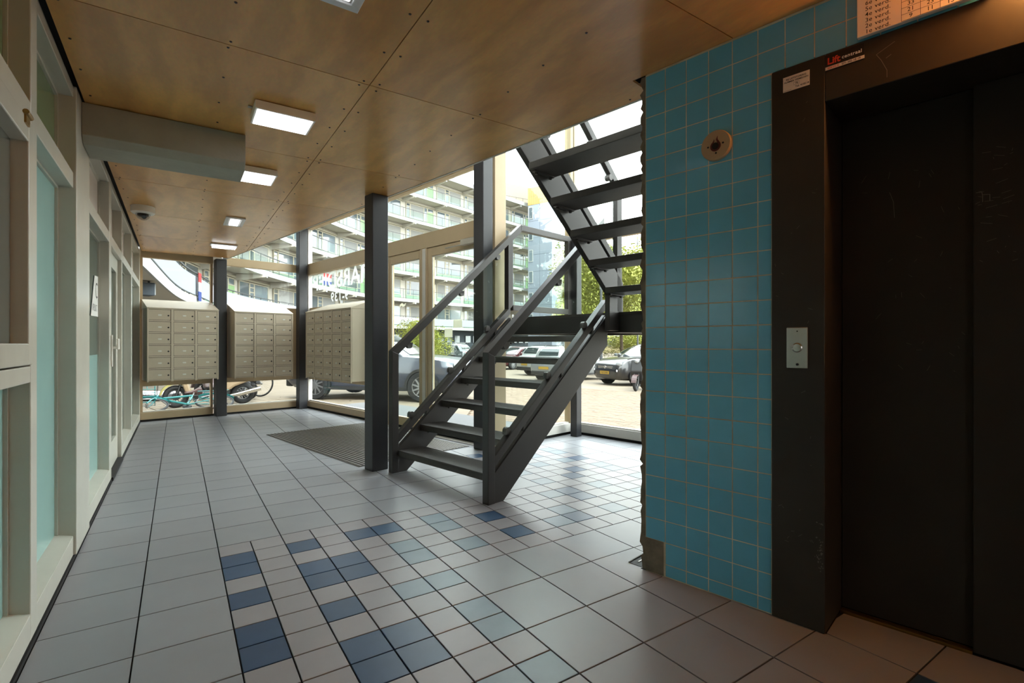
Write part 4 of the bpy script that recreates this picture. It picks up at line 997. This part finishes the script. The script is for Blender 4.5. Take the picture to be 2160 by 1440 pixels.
def scooter(label, loc, head, body, fender, lean=0.0):
    r = empty('scooter', (loc[0], loc[1], gz(loc[0], loc[1])), 'A', label, 'scooter', rotz=head, local=True)
    r.rotation_euler[0] = lean
    R_ = .235
    for x in (.62, -.62): bwheel(r, x, R_, R_, .052, 12, 'alloy', rimw=.03)
    MB().lathe([(.001, -.05), (.075, -.05), (.075, .05), (.001, .05)], 20, (.62, 0, R_), 'y').build('front_brake', 'rim_dark', r)
    fp = [(.62 + .29 * cos(t), R_ + .29 * sin(t)) for t in [radians(a) for a in range(10, 171, 16)]]; f2 = [(.62 + .255 * cos(t), R_ + .255 * sin(t)) for t in [radians(a) for a in range(170, 9, -16)]]
    fm = MB()
    for q in range(10): fm.prism([fp[q], fp[q + 1], f2[9 - q], f2[10 - q]], -.075, .075, 'y')
    fm.build('front_fender', fender, r)
    for s_ in (-.065, .065): MB().tube([(.62, s_, R_), (.50, s_, .60), (.44, s_ * .4, .80)], .02, 8).build('fork', 'car_black', r)
    MB().prism([(.36, .30), (.46, .30), (.56, .62), (.47, .98), (.40, .98), (.44, .62)], -.19, .19, 'y').build('leg_shield', body, r, bevel=.03)
    MB().prism([(-.30, .24), (.40, .24), (.40, .31), (-.26, .31)], -.16, .16, 'y').build('footboard', 'car_black', r, bevel=.02)
    MB().prism([(-.28, .28), (-.10, .66), (-.86, .74), (-.96, .66), (-.72, .50), (-.45, .40)], -.16, .16, 'y').build('body_shell', body, r, bevel=.05)
    MB().prism([(-.08, .67), (-.06, .75), (-.50, .80), (-.88, .80), (-.86, .735)], -.14, .14, 'y').build('seat', 'rubber', r, bevel=.03)
    en = MB().box(-.66, -.30, -.16, -.03, .17, .31); en.cyl((-.38, -.19, .24), (0, 1, 0), .095, .10, 20); en.cyl((-.60, -.18, .235), (0, 1, 0), .07, .10, 20)
    en.build('engine_case', 'engine_grey', r, bevel=.012)
    ac = MB().box(-.80, -.46, -.20, -.07, .37, .48); ac.build('air_box', 'engine_grey', r, bevel=.03)
    MB().tube([(-.30, .12, .20), (-.55, .16, .24), (-.95, .17, .34)], [.022, .05, .05], 12).build('exhaust', 'chrome', r, smooth=40)
    MB().tube([(.42, -.32, .98), (.45, -.12, 1.04), (.45, .12, 1.04), (.42, .32, .98)], .014, 8).build('handlebar', 'car_black', r)
    MB().lathe([(.001, .05), (.07, .03), (.08, -.05), (.001, -.08)], 16, (.50, 0, .95), 'x').build('headlamp', 'lamp_clear', r, smooth=True)
    st_ = MB().tube([(-.20, -.10, .22), (-.30, -.19, .02)], .012, 6); st_.tube([(-.20, .10, .22), (-.30, .19, .02)], .012, 6); st_.build('kick_stand', 'car_black', r)
    return r
def bike(label, loc, head, frame, lean=0.0, carrier=True, tw='tyre', dz=0.0):
    r = empty('bicycle', (loc[0], loc[1], gz(loc[0], loc[1]) + dz), 'A', label, 'bicycle', rotz=head, local=True)
    r.rotation_euler[0] = lean
    R_ = .345
    for x in (.55, -.55): bwheel(r, x, R_, R_, .02, 28, 'tube_silver', tw)
    f = MB(); bb = (-.08, 0, .29); hs = (.36, 0, .78); sd_ = (-.22, 0, .70)
    for a, b in ((bb, (.39, 0, .66)), (bb, sd_), (sd_, (.40, 0, .62)), ): f.tube([a, b], .021, 8)
    for s_ in (-.05, .05):
        f.tube([bb, (-.55, s_, R_)], .011, 6); f.tube([(-.2, 0, .64), (-.55, s_, R_)], .010, 6); f.tube([(.41, s_ * .6, .62), (.47, s_, .5), (.55, s_, R_)], .013, 6)
    f.tube([(.41, 0, .60), hs], .022, 8); f.build('frame', frame, r, smooth=40)
    MB().tube([sd_, (-.25, 0, .84)], .014, 8).build('seat_post', 'tube_silver', r)
    sr = MB(); prof = [(.16, .018, .0), (.10, .022, .004), (.0, .05, .008), (-.08, .10, .012), (-.13, .095, .02), (-.15, .05, .02)]
    sr.loft([[(-.25 + x, w_ * cos(t), .865 + zz + .03 * sin(t)) for t in [2 * pi * q / 14 for q in range(14)]] for x, w_, zz in prof]); sr.build('saddle', 'saddle_brown', r, smooth=True)
    MB().tube([(.12, -.29, .98), (.20, -.28, 1.0), (.34, -.16, 1.04), (.35, 0, 1.02), (.34, .16, 1.04), (.20, .28, 1.0), (.12, .29, .98)], .012, 8).build('handlebar', 'tube_silver', r, smooth=True)
    MB().tube([hs, (.35, 0, 1.02)], .013, 8).build('stem', 'tube_silver', r)
    c = MB().cyl((-.08, -.05, .29), (0, 1, 0), .08, .012, 20); c.tube([(-.08, -.06, .29), (.06, -.07, .20)], .008, 6); c.tube([(-.08, .06, .29), (-.22, .07, .38)], .008, 6)
    c.box(.02, .11, -.14, -.06, .19, .21); c.box(-.27, -.18, .06, .14, .37, .39); c.build('crankset', 'bike_black', r)
    if carrier:
        k_ = MB()
        for z0, x0, x1, w_ in ((.72, .40, .82, .17),):
            for h in (0, .19): k_.tube([(x0, -w_, z0 + h), (x1, -w_, z0 + h), (x1, w_, z0 + h), (x0, w_, z0 + h)], .008, 6, True)
            for x, y in ((x0, -w_), (x1, -w_), (x1, w_), (x0, w_), ((x0 + x1) / 2, -w_), ((x0 + x1) / 2, w_), (x1, 0), (x0 * .7 + x1 * .3, -w_), (x0 * .3 + x1 * .7, -w_), (x0 * .7 + x1 * .3, w_), (x0 * .3 + x1 * .7, w_)): k_.tube([(x, y, z0), (x, y, z0 + .19)], .006, 6)
            for y in (-.1, -.03, .03, .1): k_.tube([(x0, y, z0), (x1, y, z0)], .006, 6)
        k_.build('front_basket', frame, r)
        k_ = MB(); k_.tube([(-.30, -.08, .72), (-.85, -.08, .72), (-.85, .08, .72), (-.30, .08, .72)], .009, 6, True)
        for x in (-.42, -.55, -.7): k_.tube([(x, -.08, .72), (x, .08, .72)], .006, 6)
        for s_ in (-.08, .08): k_.tube([(-.8, s_, .72), (-.55, s_ * .7, R_)], .008, 6)
        k_.build('rear_carrier', frame, r)
        fm = MB()
        for xx in (.55, -.55):
            pa = [(xx + .375 * cos(t), R_ + .375 * sin(t)) for t in [radians(a) for a in range(20, 165, 12)]]
            for q in range(len(pa) - 1): fm.prism([pa[q], pa[q + 1], (pa[q + 1][0], pa[q + 1][1] + .006), (pa[q][0], pa[q][1] + .006)], -.03, .03, 'y')
        fm.build('mudguards', frame, r)
    return r
def by_wheel(px, d, dr, dd, back=.62):
    v_ = (RT * dr + FW * dd).normalized(); p = at(px, d) + v_ * back; return p, atan2(v_.y, v_.x)
p, h_ = by_wheel(371, 10.45, -.78, -.6, -.62); scooter('cream and yellow scooter parked behind the lying teal bicycle', p, h_, 'scooter_cream', 'scooter_yellow')
p, h_ = by_wheel(524, 12.2, -1, .16); scooter('taupe scooter with a grey engine, rear wheel showing under the middle mailboxes', p, h_, 'scooter_taupe', 'scooter_taupe')
p, h_ = by_wheel(388, 9.45, -.77, -.62, 0); bike('teal bicycle with basket and brown saddle lying on the paving', p, h_, 'teal_paint', radians(72), dz=.05)
p, h_ = by_wheel(548, 13.1, -1, .1, .55); bike('dark bicycle standing behind the taupe scooter', p, h_, 'bike_black', radians(8), carrier=False)
p, h_ = by_wheel(446, 15.6, -.6, .8, .0); bike('dark bicycle leaning behind the cream scooter', p, h_, 'bike_black', radians(-12), carrier=False)
a_ = at(1352, 16.3); scooter('dark motor scooter parked beside the black crossover', a_, hd(RD(0, 0), RD(-.55, -1)), 'car_black', 'saddle_brown')
# grey ribbed mat lying by the bikes
rm_ = empty('ribbed_crate_lid', (0, 0, 0), 'A', 'grey ribbed plastic cover lying behind the teal bicycle', 'cover', local=True)
p_ = at(318, 12.6); rm_.location = (p_.x, p_.y, gz(p_.x, p_.y)); rm_.rotation_euler = (0, 0, hd(RD(0, 0), RD(1, -.1)))
MB().box(-.55, .55, -.35, .35, .05, .16).build('cover_body', 'engine_grey', rm_, bevel=.03)
for k in range(14): MB().box(-.52 + .078 * k, -.52 + .078 * k + .03, -.36, .36, .155, .185).build('rib', 'lens_plastic', rm_)
# ================================================================== curved apartment block with galleries
mat('bld_white', (228, 232, 230), .8, k=0.32, var=.03, scale=.5); mat('bld_soffit', (212, 206, 194), .85, k=0.55); mat('bld_cream', (232, 224, 200), .7, k=0.41); mat('bld_green', (182, 224, 186), .7, k=0.34, var=.06, scale=.7, rand=.05)
mat('bld_door', (172, 220, 150), .6, k=0.41, rand=.06); mat('bld_slate', (92, 104, 116), .8); mat('bld_pane', (150, 166, 176), .05, ior=1.7, rand=.45); mat('bld_rail', (92, 96, 100), .5)
mat('curtain', (214, 214, 210), .9, rand=.1); mat('tower_grey', (186, 198, 216), .7, k=0.28, var=.02, rand=.02); mat('tower_gold', (226, 186, 84), .5, k=0.28, rand=.05); mat('bld_yellow', (226, 208, 150), .7); mat('penthouse', (226, 206, 180), .8, k=0.24)
KEY = [(-.95, 9.4), (-.75, 12.0), (-.1, 20.5), (.75, 25.2), (2.3, 31), (6.6, 38.8), (13.2, 45.6), (18.2, 48.9), (29.3, 52.6), (39.6, 55.6), (47, 57.6)]
def catmull(P, n=24):
    out = []
    for i in range(len(P) - 1):
        p0, p1, p2, p3 = [Vector(P[max(0, min(len(P) - 1, i + k))]) for k in (-1, 0, 1, 2)]
        for s_ in range(n):
            t = s_ / n; out.append(.5 * ((2 * p1) + (p2 - p0) * t + (2 * p0 - 5 * p1 + 4 * p2 - p3) * t * t + (3 * p1 - p0 - 3 * p2 + p3) * t ** 3))
    out.append(Vector(P[-1])); return out
CV = catmull(KEY); AL = [0]
for a, b in zip(CV[:-1], CV[1:]): AL.append(AL[-1] + (b - a).length)
def cp_(s):
    s = max(0, min(AL[-1] - 1e-6, s)); k = max(i for i in range(len(AL) - 1) if AL[i] <= s); t = (s - AL[k]) / (AL[k + 1] - AL[k])
    p = CV[k] + (CV[k + 1] - CV[k]) * t; a = CV[max(0, k - 3)]; b = CV[min(len(CV) - 1, k + 4)]; d = (b - a).normalized()
    return p, d, Vector((d.y, -d.x))                 # point, tangent, normal towards the car park
def ribbon(mb, off0, off1, z0, z1, s0=0, s1=None, step=.8):
    s1 = AL[-1] if s1 is None else s1; n = max(1, int((s1 - s0) / step)); rings = []
    for i in range(n + 1):
        p, d, nn = cp_(s0 + (s1 - s0) * i / n); a = p + nn * off0; b = p + nn * off1
        rings.append([(a.x, a.y, z0), (b.x, b.y, z0), (b.x, b.y, z1), (a.x, a.y, z1)])
    return mb.loft(rings)
blk = empty('apartment_block', (2, 31, -.5), 'A', 'long curved apartment block with pale green panels and glazed galleries', 'building')
LV = [2.95 + 2.8 * k for k in range(6)]; GD = 1.5
for k, z in enumerate(LV):
    ribbon(MB(), -GD - .2, .05, z - .20, z).build('gallery_slab', 'bld_soffit', blk)
    ribbon(MB(), .03, .10, z - .26, z + .06).build('slab_edge', 'bld_white', blk)
    ribbon(MB(), -GD - .25, -GD - .12, z, z + 2.62).build('wall', 'bld_soffit', blk)
    ribbon(MB(), .04, .10, z + 1.02, z + 1.07).build('handrail', 'bld_rail', blk)
    ribbon(MB(), .05, .08, z + .12, z + .15).build('foot_rail', 'bld_rail', blk)
    ribbon(MB(), .055, .062, z + .16, z + .92).build('railing_glass', 'frost_glass' if k == 0 else 'rail_glass', blk)
    ps_ = MB(); s_ = 0
    while s_ < AL[-1]:
        p, d, nn = cp_(s_); q = p + nn * .035; ps_.cyl((q.x, q.y, z), (0, 0, 1), .018, 1.03, 6); s_ += 1.4
    ps_.build('railing_posts', 'bld_rail', blk, kind='stuff')
ZR = LV[-1] + 2.8
ribbon(MB(), -GD - 6, .35, ZR - .16, ZR).build('roof', 'bld_soffit', blk); ribbon(MB(), .30, .42, ZR - .22, ZR + .26).build('roof_edge', 'bld_white', blk)
ribbon(MB(), -GD - .25, -GD - .12, -.5, 2.75).build('ground_wall', 'bld_slate', blk)
ribbon(MB(), -GD - 6.2, -GD - 6, -.5, ZR).build('back_wall', 'bld_soffit', blk)
BW = 4.45; nb = int(AL[-1] / BW); bay = {}
def bmesh_(key, mb):
    if key not in bay: bay[key] = mb().mesh(key)
    return bay[key]
def frame_mb(w_, h, mull=(), e=.07, d=.09):
    m = MB()
    for q in ((0, e, 0, h), (w_ - e, w_, 0, h), (e, w_ - e, 0, e), (e, w_ - e, h - e, h)): m.box(q[0], q[1], 0, d, q[2], q[3])
    for kind, a in mull:
        if kind == 'h': m.box(e, w_ - e, 0, d, a - e / 2, a + e / 2)
        else: m.box(a - e / 2, a + e / 2, 0, d, e, h - e)
    return m
# bay parts: (name, x, z, mesh key, maker, material, pane makers)
def place_bay(parent, o, tx, ny, z, alt, kind, green='bld_green', door='bld_door'):
    ang = atan2(tx.y, tx.x)
    def part(nm, x, zz, key, mk, m, par=None, dy=0):
        ob = put(nm, bmesh_(key, mk), m, par or parent)
        if par is None:
            p = o + tx * x + ny * dy; ob.location = Vector((p.x, p.y, zz)) - Vector(parent.location); ob.rotation_euler[2] = ang
        else: ob.location = (x, dy, zz)
        return ob
    # local y of the meshes points away from the courtyard when the courtyard is on the right of the tangent
    def win(x, zz, w_, h, nm, mull=(), blind=0):
        f_ = part('window', x, zz, 'window_' + nm, lambda: frame_mb(w_, h, mull), 'bld_cream')
        part('pane', .07, .07, 'pane_' + nm, lambda: MB().box(0, w_ - .14, .03, .04, 0, h - .14), 'bld_pane', f_)
        if blind: part('blind', .075, .075 + .22 * blind, 'blind_%s%d' % (nm, blind), lambda: MB().box(0, w_ - .15, .02, .028, 0, h - .15 - .22 * blind), 'curtain', f_)
    b_ = alt % 4
    if kind == 'B':
        part('spandrel_panel', .12, z + .02, 'spandrel_b', lambda: MB().box(0, 3.9, 0, .06, 0, .58), green)
        win(.12, z + .62, 1.30, 1.62, 'a', blind=b_ == 1); win(1.42, z + .62, .62, 1.62, 'v', (('h', .98), ('h', 1.30))); win(2.04, z + .62, 1.98, 1.62, 'b', blind=b_)
    else:
        part('spandrel_panel', .12, z + .02, 'spandrel_a', lambda: MB().box(0, 2.52, 0, .06, 0, .58), green)
        win(.12, z + .62, .56, 1.62, 'n', (('h', 1.25),)); win(.68, z + .62, 1.96, 1.62, 'b', blind=b_)
        win(2.64, z + .02, .52, 2.22, 's', (('h', .7),))
        part('door', 3.16, z + .02, 'door', lambda: MB().box(0, .92, .01, .07, 0, 1.74), door); win(3.16, z + 1.76, .92, .48, 'd')
    part('lintel', 0, z + 2.29, 'lintel', lambda: MB().box(0, BW - .1, -.01, .10, 0, .12), 'bld_cream')
    br = part('bracket', BW - .09, z + 2.12, 'bracket', lambda: MB().prism([(.0, .05), (-GD - .30, .28), (-GD - .30, .46), (0, .46)], -.09, .09, 'x'), 'bld_soffit', dy=0)
    part('bracket_end', BW - .09, z + 2.36, 'bracket_end', lambda: MB().box(-.10, .10, -GD - .34, -GD - .302, 0, .24), 'bld_white')
# the facade line runs GD behind the gallery edge; local +y must point away from the car park
for k in range(nb):
    s_ = k * BW + .3
    pa, da, na = cp_(s_); pb, db, nb_ = cp_(s_ + BW)
    a = pa - na * (GD + .015); b = pb - nb_ * (GD + .015)
    t = (b - a).normalized(); nn = Vector((t.y, -t.x))
    for lv, z in enumerate(LV):
        place_bay(blk, a, t, nn, z, (k * 7 + lv * 5) % 6, 'A' if k % 2 else 'B')
    ang = atan2(t.y, t.x)
    for q in range(3):
        g_ = put('window', bmesh_('window_g', lambda: frame_mb(1.0, .9, e=.05)), 'bld_slate', blk); p = a + t * (.3 + 1.3 * q)
        g_.location = Vector((p.x, p.y, 1.25)) - blk.location; g_.rotation_euler[2] = ang
        pp = put('pane', bmesh_('pane_g', lambda: MB().box(.05, .95, .03, .04, .05, .85)), 'bld_pane', g_)
# flags on the galleries
mat('flag_red', (208, 52, 52), .8); mat('flag_white', (236, 236, 236), .8); mat('flag_blue', (52, 84, 178), .8)
def flag(s_, z, h, w_, label):
    p, d, nn = cp_(s_); r = empty('flag', (p.x + nn.x * .14, p.y + nn.y * .14, z - h), 'A', label, 'flag', rotz=atan2(d.y, d.x), local=True)
    for i, m in enumerate(('flag_blue', 'flag_white', 'flag_red')):
        mb = MB(); n = 8
        lo_ = [(-w_ / 2 + w_ * q / n, -.03 + .03 * sin(q * 1.3), h / 3 * i) for q in range(n + 1)]
        mb.add(lo_ + [(x, y, zz + h / 3) for x, y, zz in lo_] + [(x, y + .006, zz) for x, y, zz in lo_] + [(x, y + .006, zz + h / 3) for x, y, zz in lo_],
               [(q, q + 1, n + 2 + q, n + 1 + q) for q in range(n)] + [(2 * n + 2 + q, 3 * n + 3 + q, 3 * n + 4 + q, 2 * n + 3 + q) for q in range(n)])
        mb.build('stripe', m, r, fix=False)
flag(15.2, 4.02, 1.15, .42, 'red white and blue flag hanging from the first gallery beside the flats')
flag(36.0, 6.85, .95, 1.3, 'red white and blue flag hanging on the second gallery')

# ================================================================== stair tower with gold top
tw = empty('stair_tower', RD(4.2, 66.1, -.5), 'A', 'pale blue-grey panelled stair tower with a gold clad top', 'building')
TP = [RD(2.1, 66.2), RD(5.08, 64.1), RD(6.5, 66.2), RD(3.5, 68.3)]
def shrink(q, f): c = sum((p for p in q), Vector()) / len(q); return [(c + (p - c) * f) for p in q]
core_ = MB().prism([(p.x, p.y) for p in shrink(TP, .985)], -.5, 21.55); core_.build('tower_core', 'bld_slate', tw)
for e in range(4):
    a, b = TP[e], TP[(e + 1) % 4]; n_ = Vector(((b - a).y, -(b - a).x, 0)).normalized(); ln_ = (b - a).length; t = (b - a).normalized()
    nc = 2 if ln_ > 3 else 1
    for lv in range(9):
        z0 = -.4 + 2.2 * lv; z1 = min(z0 + 2.17, 19.3)
        for c in range(nc):
            p, q = a + t * (ln_ * c / nc + .015), a + t * (ln_ * (c + 1) / nc - .015)
            m = MB().add([(p.x, p.y, z0), (q.x, q.y, z0), (q.x, q.y, z1), (p.x, p.y, z1)] + [(p.x - n_.x * .05, p.y - n_.y * .05, z0), (q.x - n_.x * .05, q.y - n_.y * .05, z0), (q.x - n_.x * .05, q.y - n_.y * .05, z1), (p.x - n_.x * .05, p.y - n_.y * .05, z1)], [(0, 1, 2, 3), (4, 7, 6, 5), (0, 4, 5, 1), (1, 5, 6, 2), (2, 6, 7, 3), (3, 7, 4, 0)])
            m.build('facade_panel', 'tower_grey', tw)
    ng = int(ln_ / .27)
    for row, (z0, z1) in enumerate(((19.32, 20.42), (20.44, 21.6))):
        for c in range(ng):
            p, q = a + t * (ln_ * c / ng + .01), a + t * (ln_ * (c + 1) / ng - .01); o_ = n_ * .02
            m = MB().add([(p + o_)[:2] + (z0,) if False else ((p + o_).x, (p + o_).y, z0), ((q + o_).x, (q + o_).y, z0), ((q + o_).x, (q + o_).y, z1), ((p + o_).x, (p + o_).y, z1)], [(0, 1, 2, 3)])
            m.add([((p - o_ * 2).x, (p - o_ * 2).y, z0), ((q - o_ * 2).x, (q - o_ * 2).y, z0), ((q - o_ * 2).x, (q - o_ * 2).y, z1), ((p - o_ * 2).x, (p - o_ * 2).y, z1)], [(3, 2, 1, 0)])
            m.add([m.v[0], m.v[3], m.v[7], m.v[4]], [(0, 1, 2, 3)]); m.add([m.v[1], m.v[2], m.v[6], m.v[5]], [(0, 1, 2, 3)])
            m.build('gold_panel', 'tower_gold', tw)
a, b = TP[0], TP[1]; t = (b - a).normalized(); n_ = Vector((t.y, -t.x, 0)); ang = atan2(t.y, t.x)
for lv in range(6):
    f = put('window', bmesh_('window_t', lambda: frame_mb(.68, 1.55, e=.08)), 'bld_white', tw); p = a + t * .12 + n_ * .07
    f.location = Vector((p.x, p.y, 2.95 + 2.8 * lv + .55)) - tw.location; f.rotation_euler[2] = ang
    put('pane', bmesh_('pane_t', lambda: MB().box(.08, .6, .03, .04, .08, 1.47)), 'bld_pane', f)
ph = empty('roof_penthouse', RD(-1.0, 71, ZR), 'A', 'cream roof-top plant room behind a thin guard rail', 'building')
PP = [RD(-2.2, 66.5), RD(3.0, 70.0), RD(1.0, 74.0), RD(-4.2, 70.5)]
MB().prism([(p.x, p.y) for p in PP], ZR, ZR + 3.0).build('plant_room', 'penthouse', ph, fr='A')
gr = MB(); g0, g1 = RD(-1.3, 66.3), RD(2.4, 68.6)
for z in (ZR + .55, ZR + 1.05): gr.tube([(g0.x, g0.y, z), (g1.x, g1.y, z)], .03, 5)
for q in range(5): p = g0 + (g1 - g0) * (q / 4); gr.tube([(p.x, p.y, ZR), (p.x, p.y, ZR + 1.05)], .03, 5)
gr.build('guard_rail', 'bld_rail', ph)
# ================================================================== lower far wing behind the trees
fw = empty('far_wing', RD(20, 95, -.5), 'A', 'distant yellow panelled apartment wing behind the trees', 'building')
fa_, fb_ = RD(8.5, 97), RD(46, 84); t = (fb_ - fa_).normalized(); n_ = Vector((t.y, -t.x, 0)); ln_ = (fb_ - fa_).length
def wbox(mb, s0, s1, o0, o1, z0, z1):
    q = [fa_ + t * s0 + n_ * o0, fa_ + t * s1 + n_ * o0, fa_ + t * s1 + n_ * o1, fa_ + t * s0 + n_ * o1]; return mb.prism([(p.x, p.y) for p in q], z0, z1)
wbox(MB(), 0, ln_, -8, 0, -.5, 14.2).build('wall', 'bld_yellow', fw)
for lv in range(5):
    z = 2.6 + 2.8 * lv - 2.8 + .2
    wbox(MB(), 0, ln_, 0, 1.3, z + 2.5, z + 2.7).build('balcony_slab', 'bld_white', fw)
    for q in range(int(ln_ / 4.2)):
        f = put('window', bmesh_('window_f', lambda: frame_mb(2.6, 1.6, (('v', 1.2), ('v', 1.8)), e=.09)), 'bld_white', fw); p = fa_ + t * (.5 + 4.2 * q) + n_ * .09
        f.location = Vector((p.x, p.y, z + .75)) - fw.location; f.rotation_euler[2] = atan2(t.y, t.x)
        put('pane', bmesh_('pane_f', lambda: MB().box(.09, 2.51, .03, .04, .09, 1.51)), 'bld_pane', f)
        wbox(MB(), .5 + 4.2 * q, 3.6 + 4.2 * q, 1.22, 1.3, z + 2.7, z + 3.6).build('balcony_panel', 'bld_yellow', fw)

# ================================================================== trees and shrubs
mat('bark', (110, 92, 70), .95, var=.2, scale=6); mat('leaf_lime', (184, 190, 88), .7, k=0.52, rand=.1, var=.25, scale=1.2); mat('leaf_mid', (116, 142, 70), .7, k=0.44, rand=.1, var=.3, scale=1.2); mat('leaf_dark', (84, 112, 66), .75, k=0.44, var=.3, scale=1.2)
for nm in ('leaf_lime', 'leaf_mid', 'leaf_dark'):
    p = M[nm].node_tree.nodes['Principled BSDF']; p.inputs['Subsurface Weight'].default_value = 0
LF = {}
def leafcloud(key, n, size, shape, seed):
    if key in LF: return LF[key]
    r_ = random.Random(seed); m = MB(); blobs = [(r_.uniform(-.6, .6), r_.uniform(-.6, .6), r_.uniform(-.6, .7), r_.uniform(.25, .5)) for _ in range(26)]
    for _ in range(n):
        bx, by, bz, br_ = r_.choice(blobs)
        d = Vector((r_.gauss(0, 1), r_.gauss(0, 1), r_.gauss(0, 1))).normalized() * br_ * r_.random() ** .33
        p = Vector((bx, by, bz)) + d
        if shape == 'cone':
            h = r_.random(); a = r_.uniform(0, 2 * pi); rr_ = (1 - h) ** .9 * (.55 + .45 * abs(sin(h * 34))) * r_.uniform(.55, 1)
            p = Vector((cos(a) * rr_, sin(a) * rr_, h * 2 - 1))
        t = Vector((r_.gauss(0, 1), r_.gauss(0, 1), r_.gauss(0, .6))).normalized(); b_ = t.orthogonal().normalized(); s_ = size * r_.uniform(.6, 1.3)
        m.add([p - t * s_, p + b_ * s_ * .5, p + t * s_, p - b_ * s_ * .5], [(0, 1, 2, 3)])
    LF[key] = m.mesh(key, fix=False); return LF[key]
def tree(loc, h, rx, rz, cz, leaf, key, label, n=7000, shape='round', trunk=0.12, cat='tree', name='tree', size=.06, seed=1):
    z0 = gz(loc.x, loc.y); r = empty(name, (loc.x, loc.y, z0), 'A', label, cat, rotz=seed * 1.3, local=True)
    if trunk:
        t = MB().tube([(0, 0, 0), (.05, .02, h * .3), (0, .08, h * .62), (.05, 0, h * .85)], [trunk, trunk * .8, trunk * .5, trunk * .2], 8); t.build('trunk', 'bark', r, smooth=True)
        b_ = MB(); q = random.Random(seed)
        for _ in range(9):
            a = q.uniform(0, 2 * pi); zz = h * q.uniform(.35, .7); L_ = rx * q.uniform(.4, .8); b_.tube([(0, 0, zz), (cos(a) * L_ * .5, sin(a) * L_ * .5, zz + L_ * .35), (cos(a) * L_, sin(a) * L_, zz + L_ * .6)], [trunk * .35, trunk * .2, trunk * .07], 5)
        b_.build('branches', 'bark', r)
    o = put('foliage', leafcloud(key, n, size, shape, seed), leaf, r, kind='stuff'); o.location = (0, 0, cz); o.scale = (rx, rx, rz)
    return r
tree(at(1312, 32), 7.6, 4.6, 3.9, 4.9, 'leaf_lime', 'crown_a', 'large lime green tree beyond the car park above the black crossover', 26000, size=.024, seed=2)
tree(at(1250, 46), 8.2, 3.6, 4.2, 5.2, 'leaf_lime', 'crown_b', 'lime green tree standing left of the larger one in front of the yellow wing', 20000, size=.026, seed=4)
tree(at(1480, 22), 6.8, 3.0, 3.0, 4.4, 'leaf_lime', 'crown_a', 'lime green tree at the edge of the tiled wall', seed=6)
tree(at(1335, 50), 3.4, 4.0, 1.4, 1.4, 'leaf_mid', 'crown_b', 'mid green shrubbery behind the parked cars', seed=7, trunk=0.07)
tree(at(1205, 60), 7.5, 2.6, 3.4, 4.4, 'leaf_mid', 'crown_a', 'mid green tree beside the stair tower', seed=9)
tree(at(852, 13.9) + Vector((.9, .9, 0)), 2.2, 1.0, 1.1, 1.0, 'leaf_mid', 'crown_b', 'bushy green shrub behind the slate blue crossover', 9000, size=.03, seed=8, trunk=0.03, cat='shrub', name='shrub')
for k, (u, v, h, lb) in enumerate(((17.0, -9.0, 13.0, 'nearest dark conifer beside the lift core'), (20.5, -14.5, 15.0, 'tallest dark conifer at the end of the row beside the building'), (23.5, -9.5, 12.0, 'shorter dark conifer farther out from the building side'))):
    tree(B(u, v), h, 2.6, h * .5, h * .53, 'leaf_dark', 'crown_c', lb, 16000, 'cone', size=.035, seed=20 + k, trunk=0.15)
# ================================================================== street lamps
def lamp_post(loc, h, label, arm=.9, ang=0.0):
    z0 = gz(loc.x, loc.y); r = empty('street_lamp', (loc.x, loc.y, z0), 'A', label, 'street lamp', rotz=ang, local=True)
    MB().tube([(0, 0, 0), (0, 0, h * .6), (0, 0, h)], [.07, .055, .04], 10).build('pole', 'bld_rail', r, smooth=40)
    MB().tube([(0, 0, h - .05), (arm * .5, 0, h + .12), (arm, 0, h + .12)], .03, 8).build('arm', 'bld_rail', r, smooth=40)
    MB().lathe([(.001, -.35), (.09, -.3), (.12, 0), (.09, .3), (.001, .36)], 14, (arm + .25, 0, h + .10), 'x').build('lamp_head', 'lens_plastic', r, smooth=True)
lamp_post(at(1345, 40), 11.3, 'grey street lamp with a flat arm among the trees', 1.0, radians(170))
lamp_post(at(1268, 22), 6.2, 'slim street lamp by the white cars', .35, radians(20))

# dark box under the near gallery
p_ = RD(-9.75, 13.2, 2.36); bx_ = empty('hanging_box', (p_.x, p_.y, p_.z), 'A', 'dark grey box hanging under the near gallery floor', 'box', rotz=radians(20), local=True)
MB().box(-.26, .26, -.2, .2, 0, .34).build('box_body', 'bld_slate', bx_, bevel=.02)
MB().box(.255, .275, -.19, .19, .02, .32).build('box_rim', 'bld_white', bx_)
for x in (-.18, .18): MB().box(x - .02, x + .02, -.02, .02, .34, .40).build('bracket', 'bld_rail', bx_)
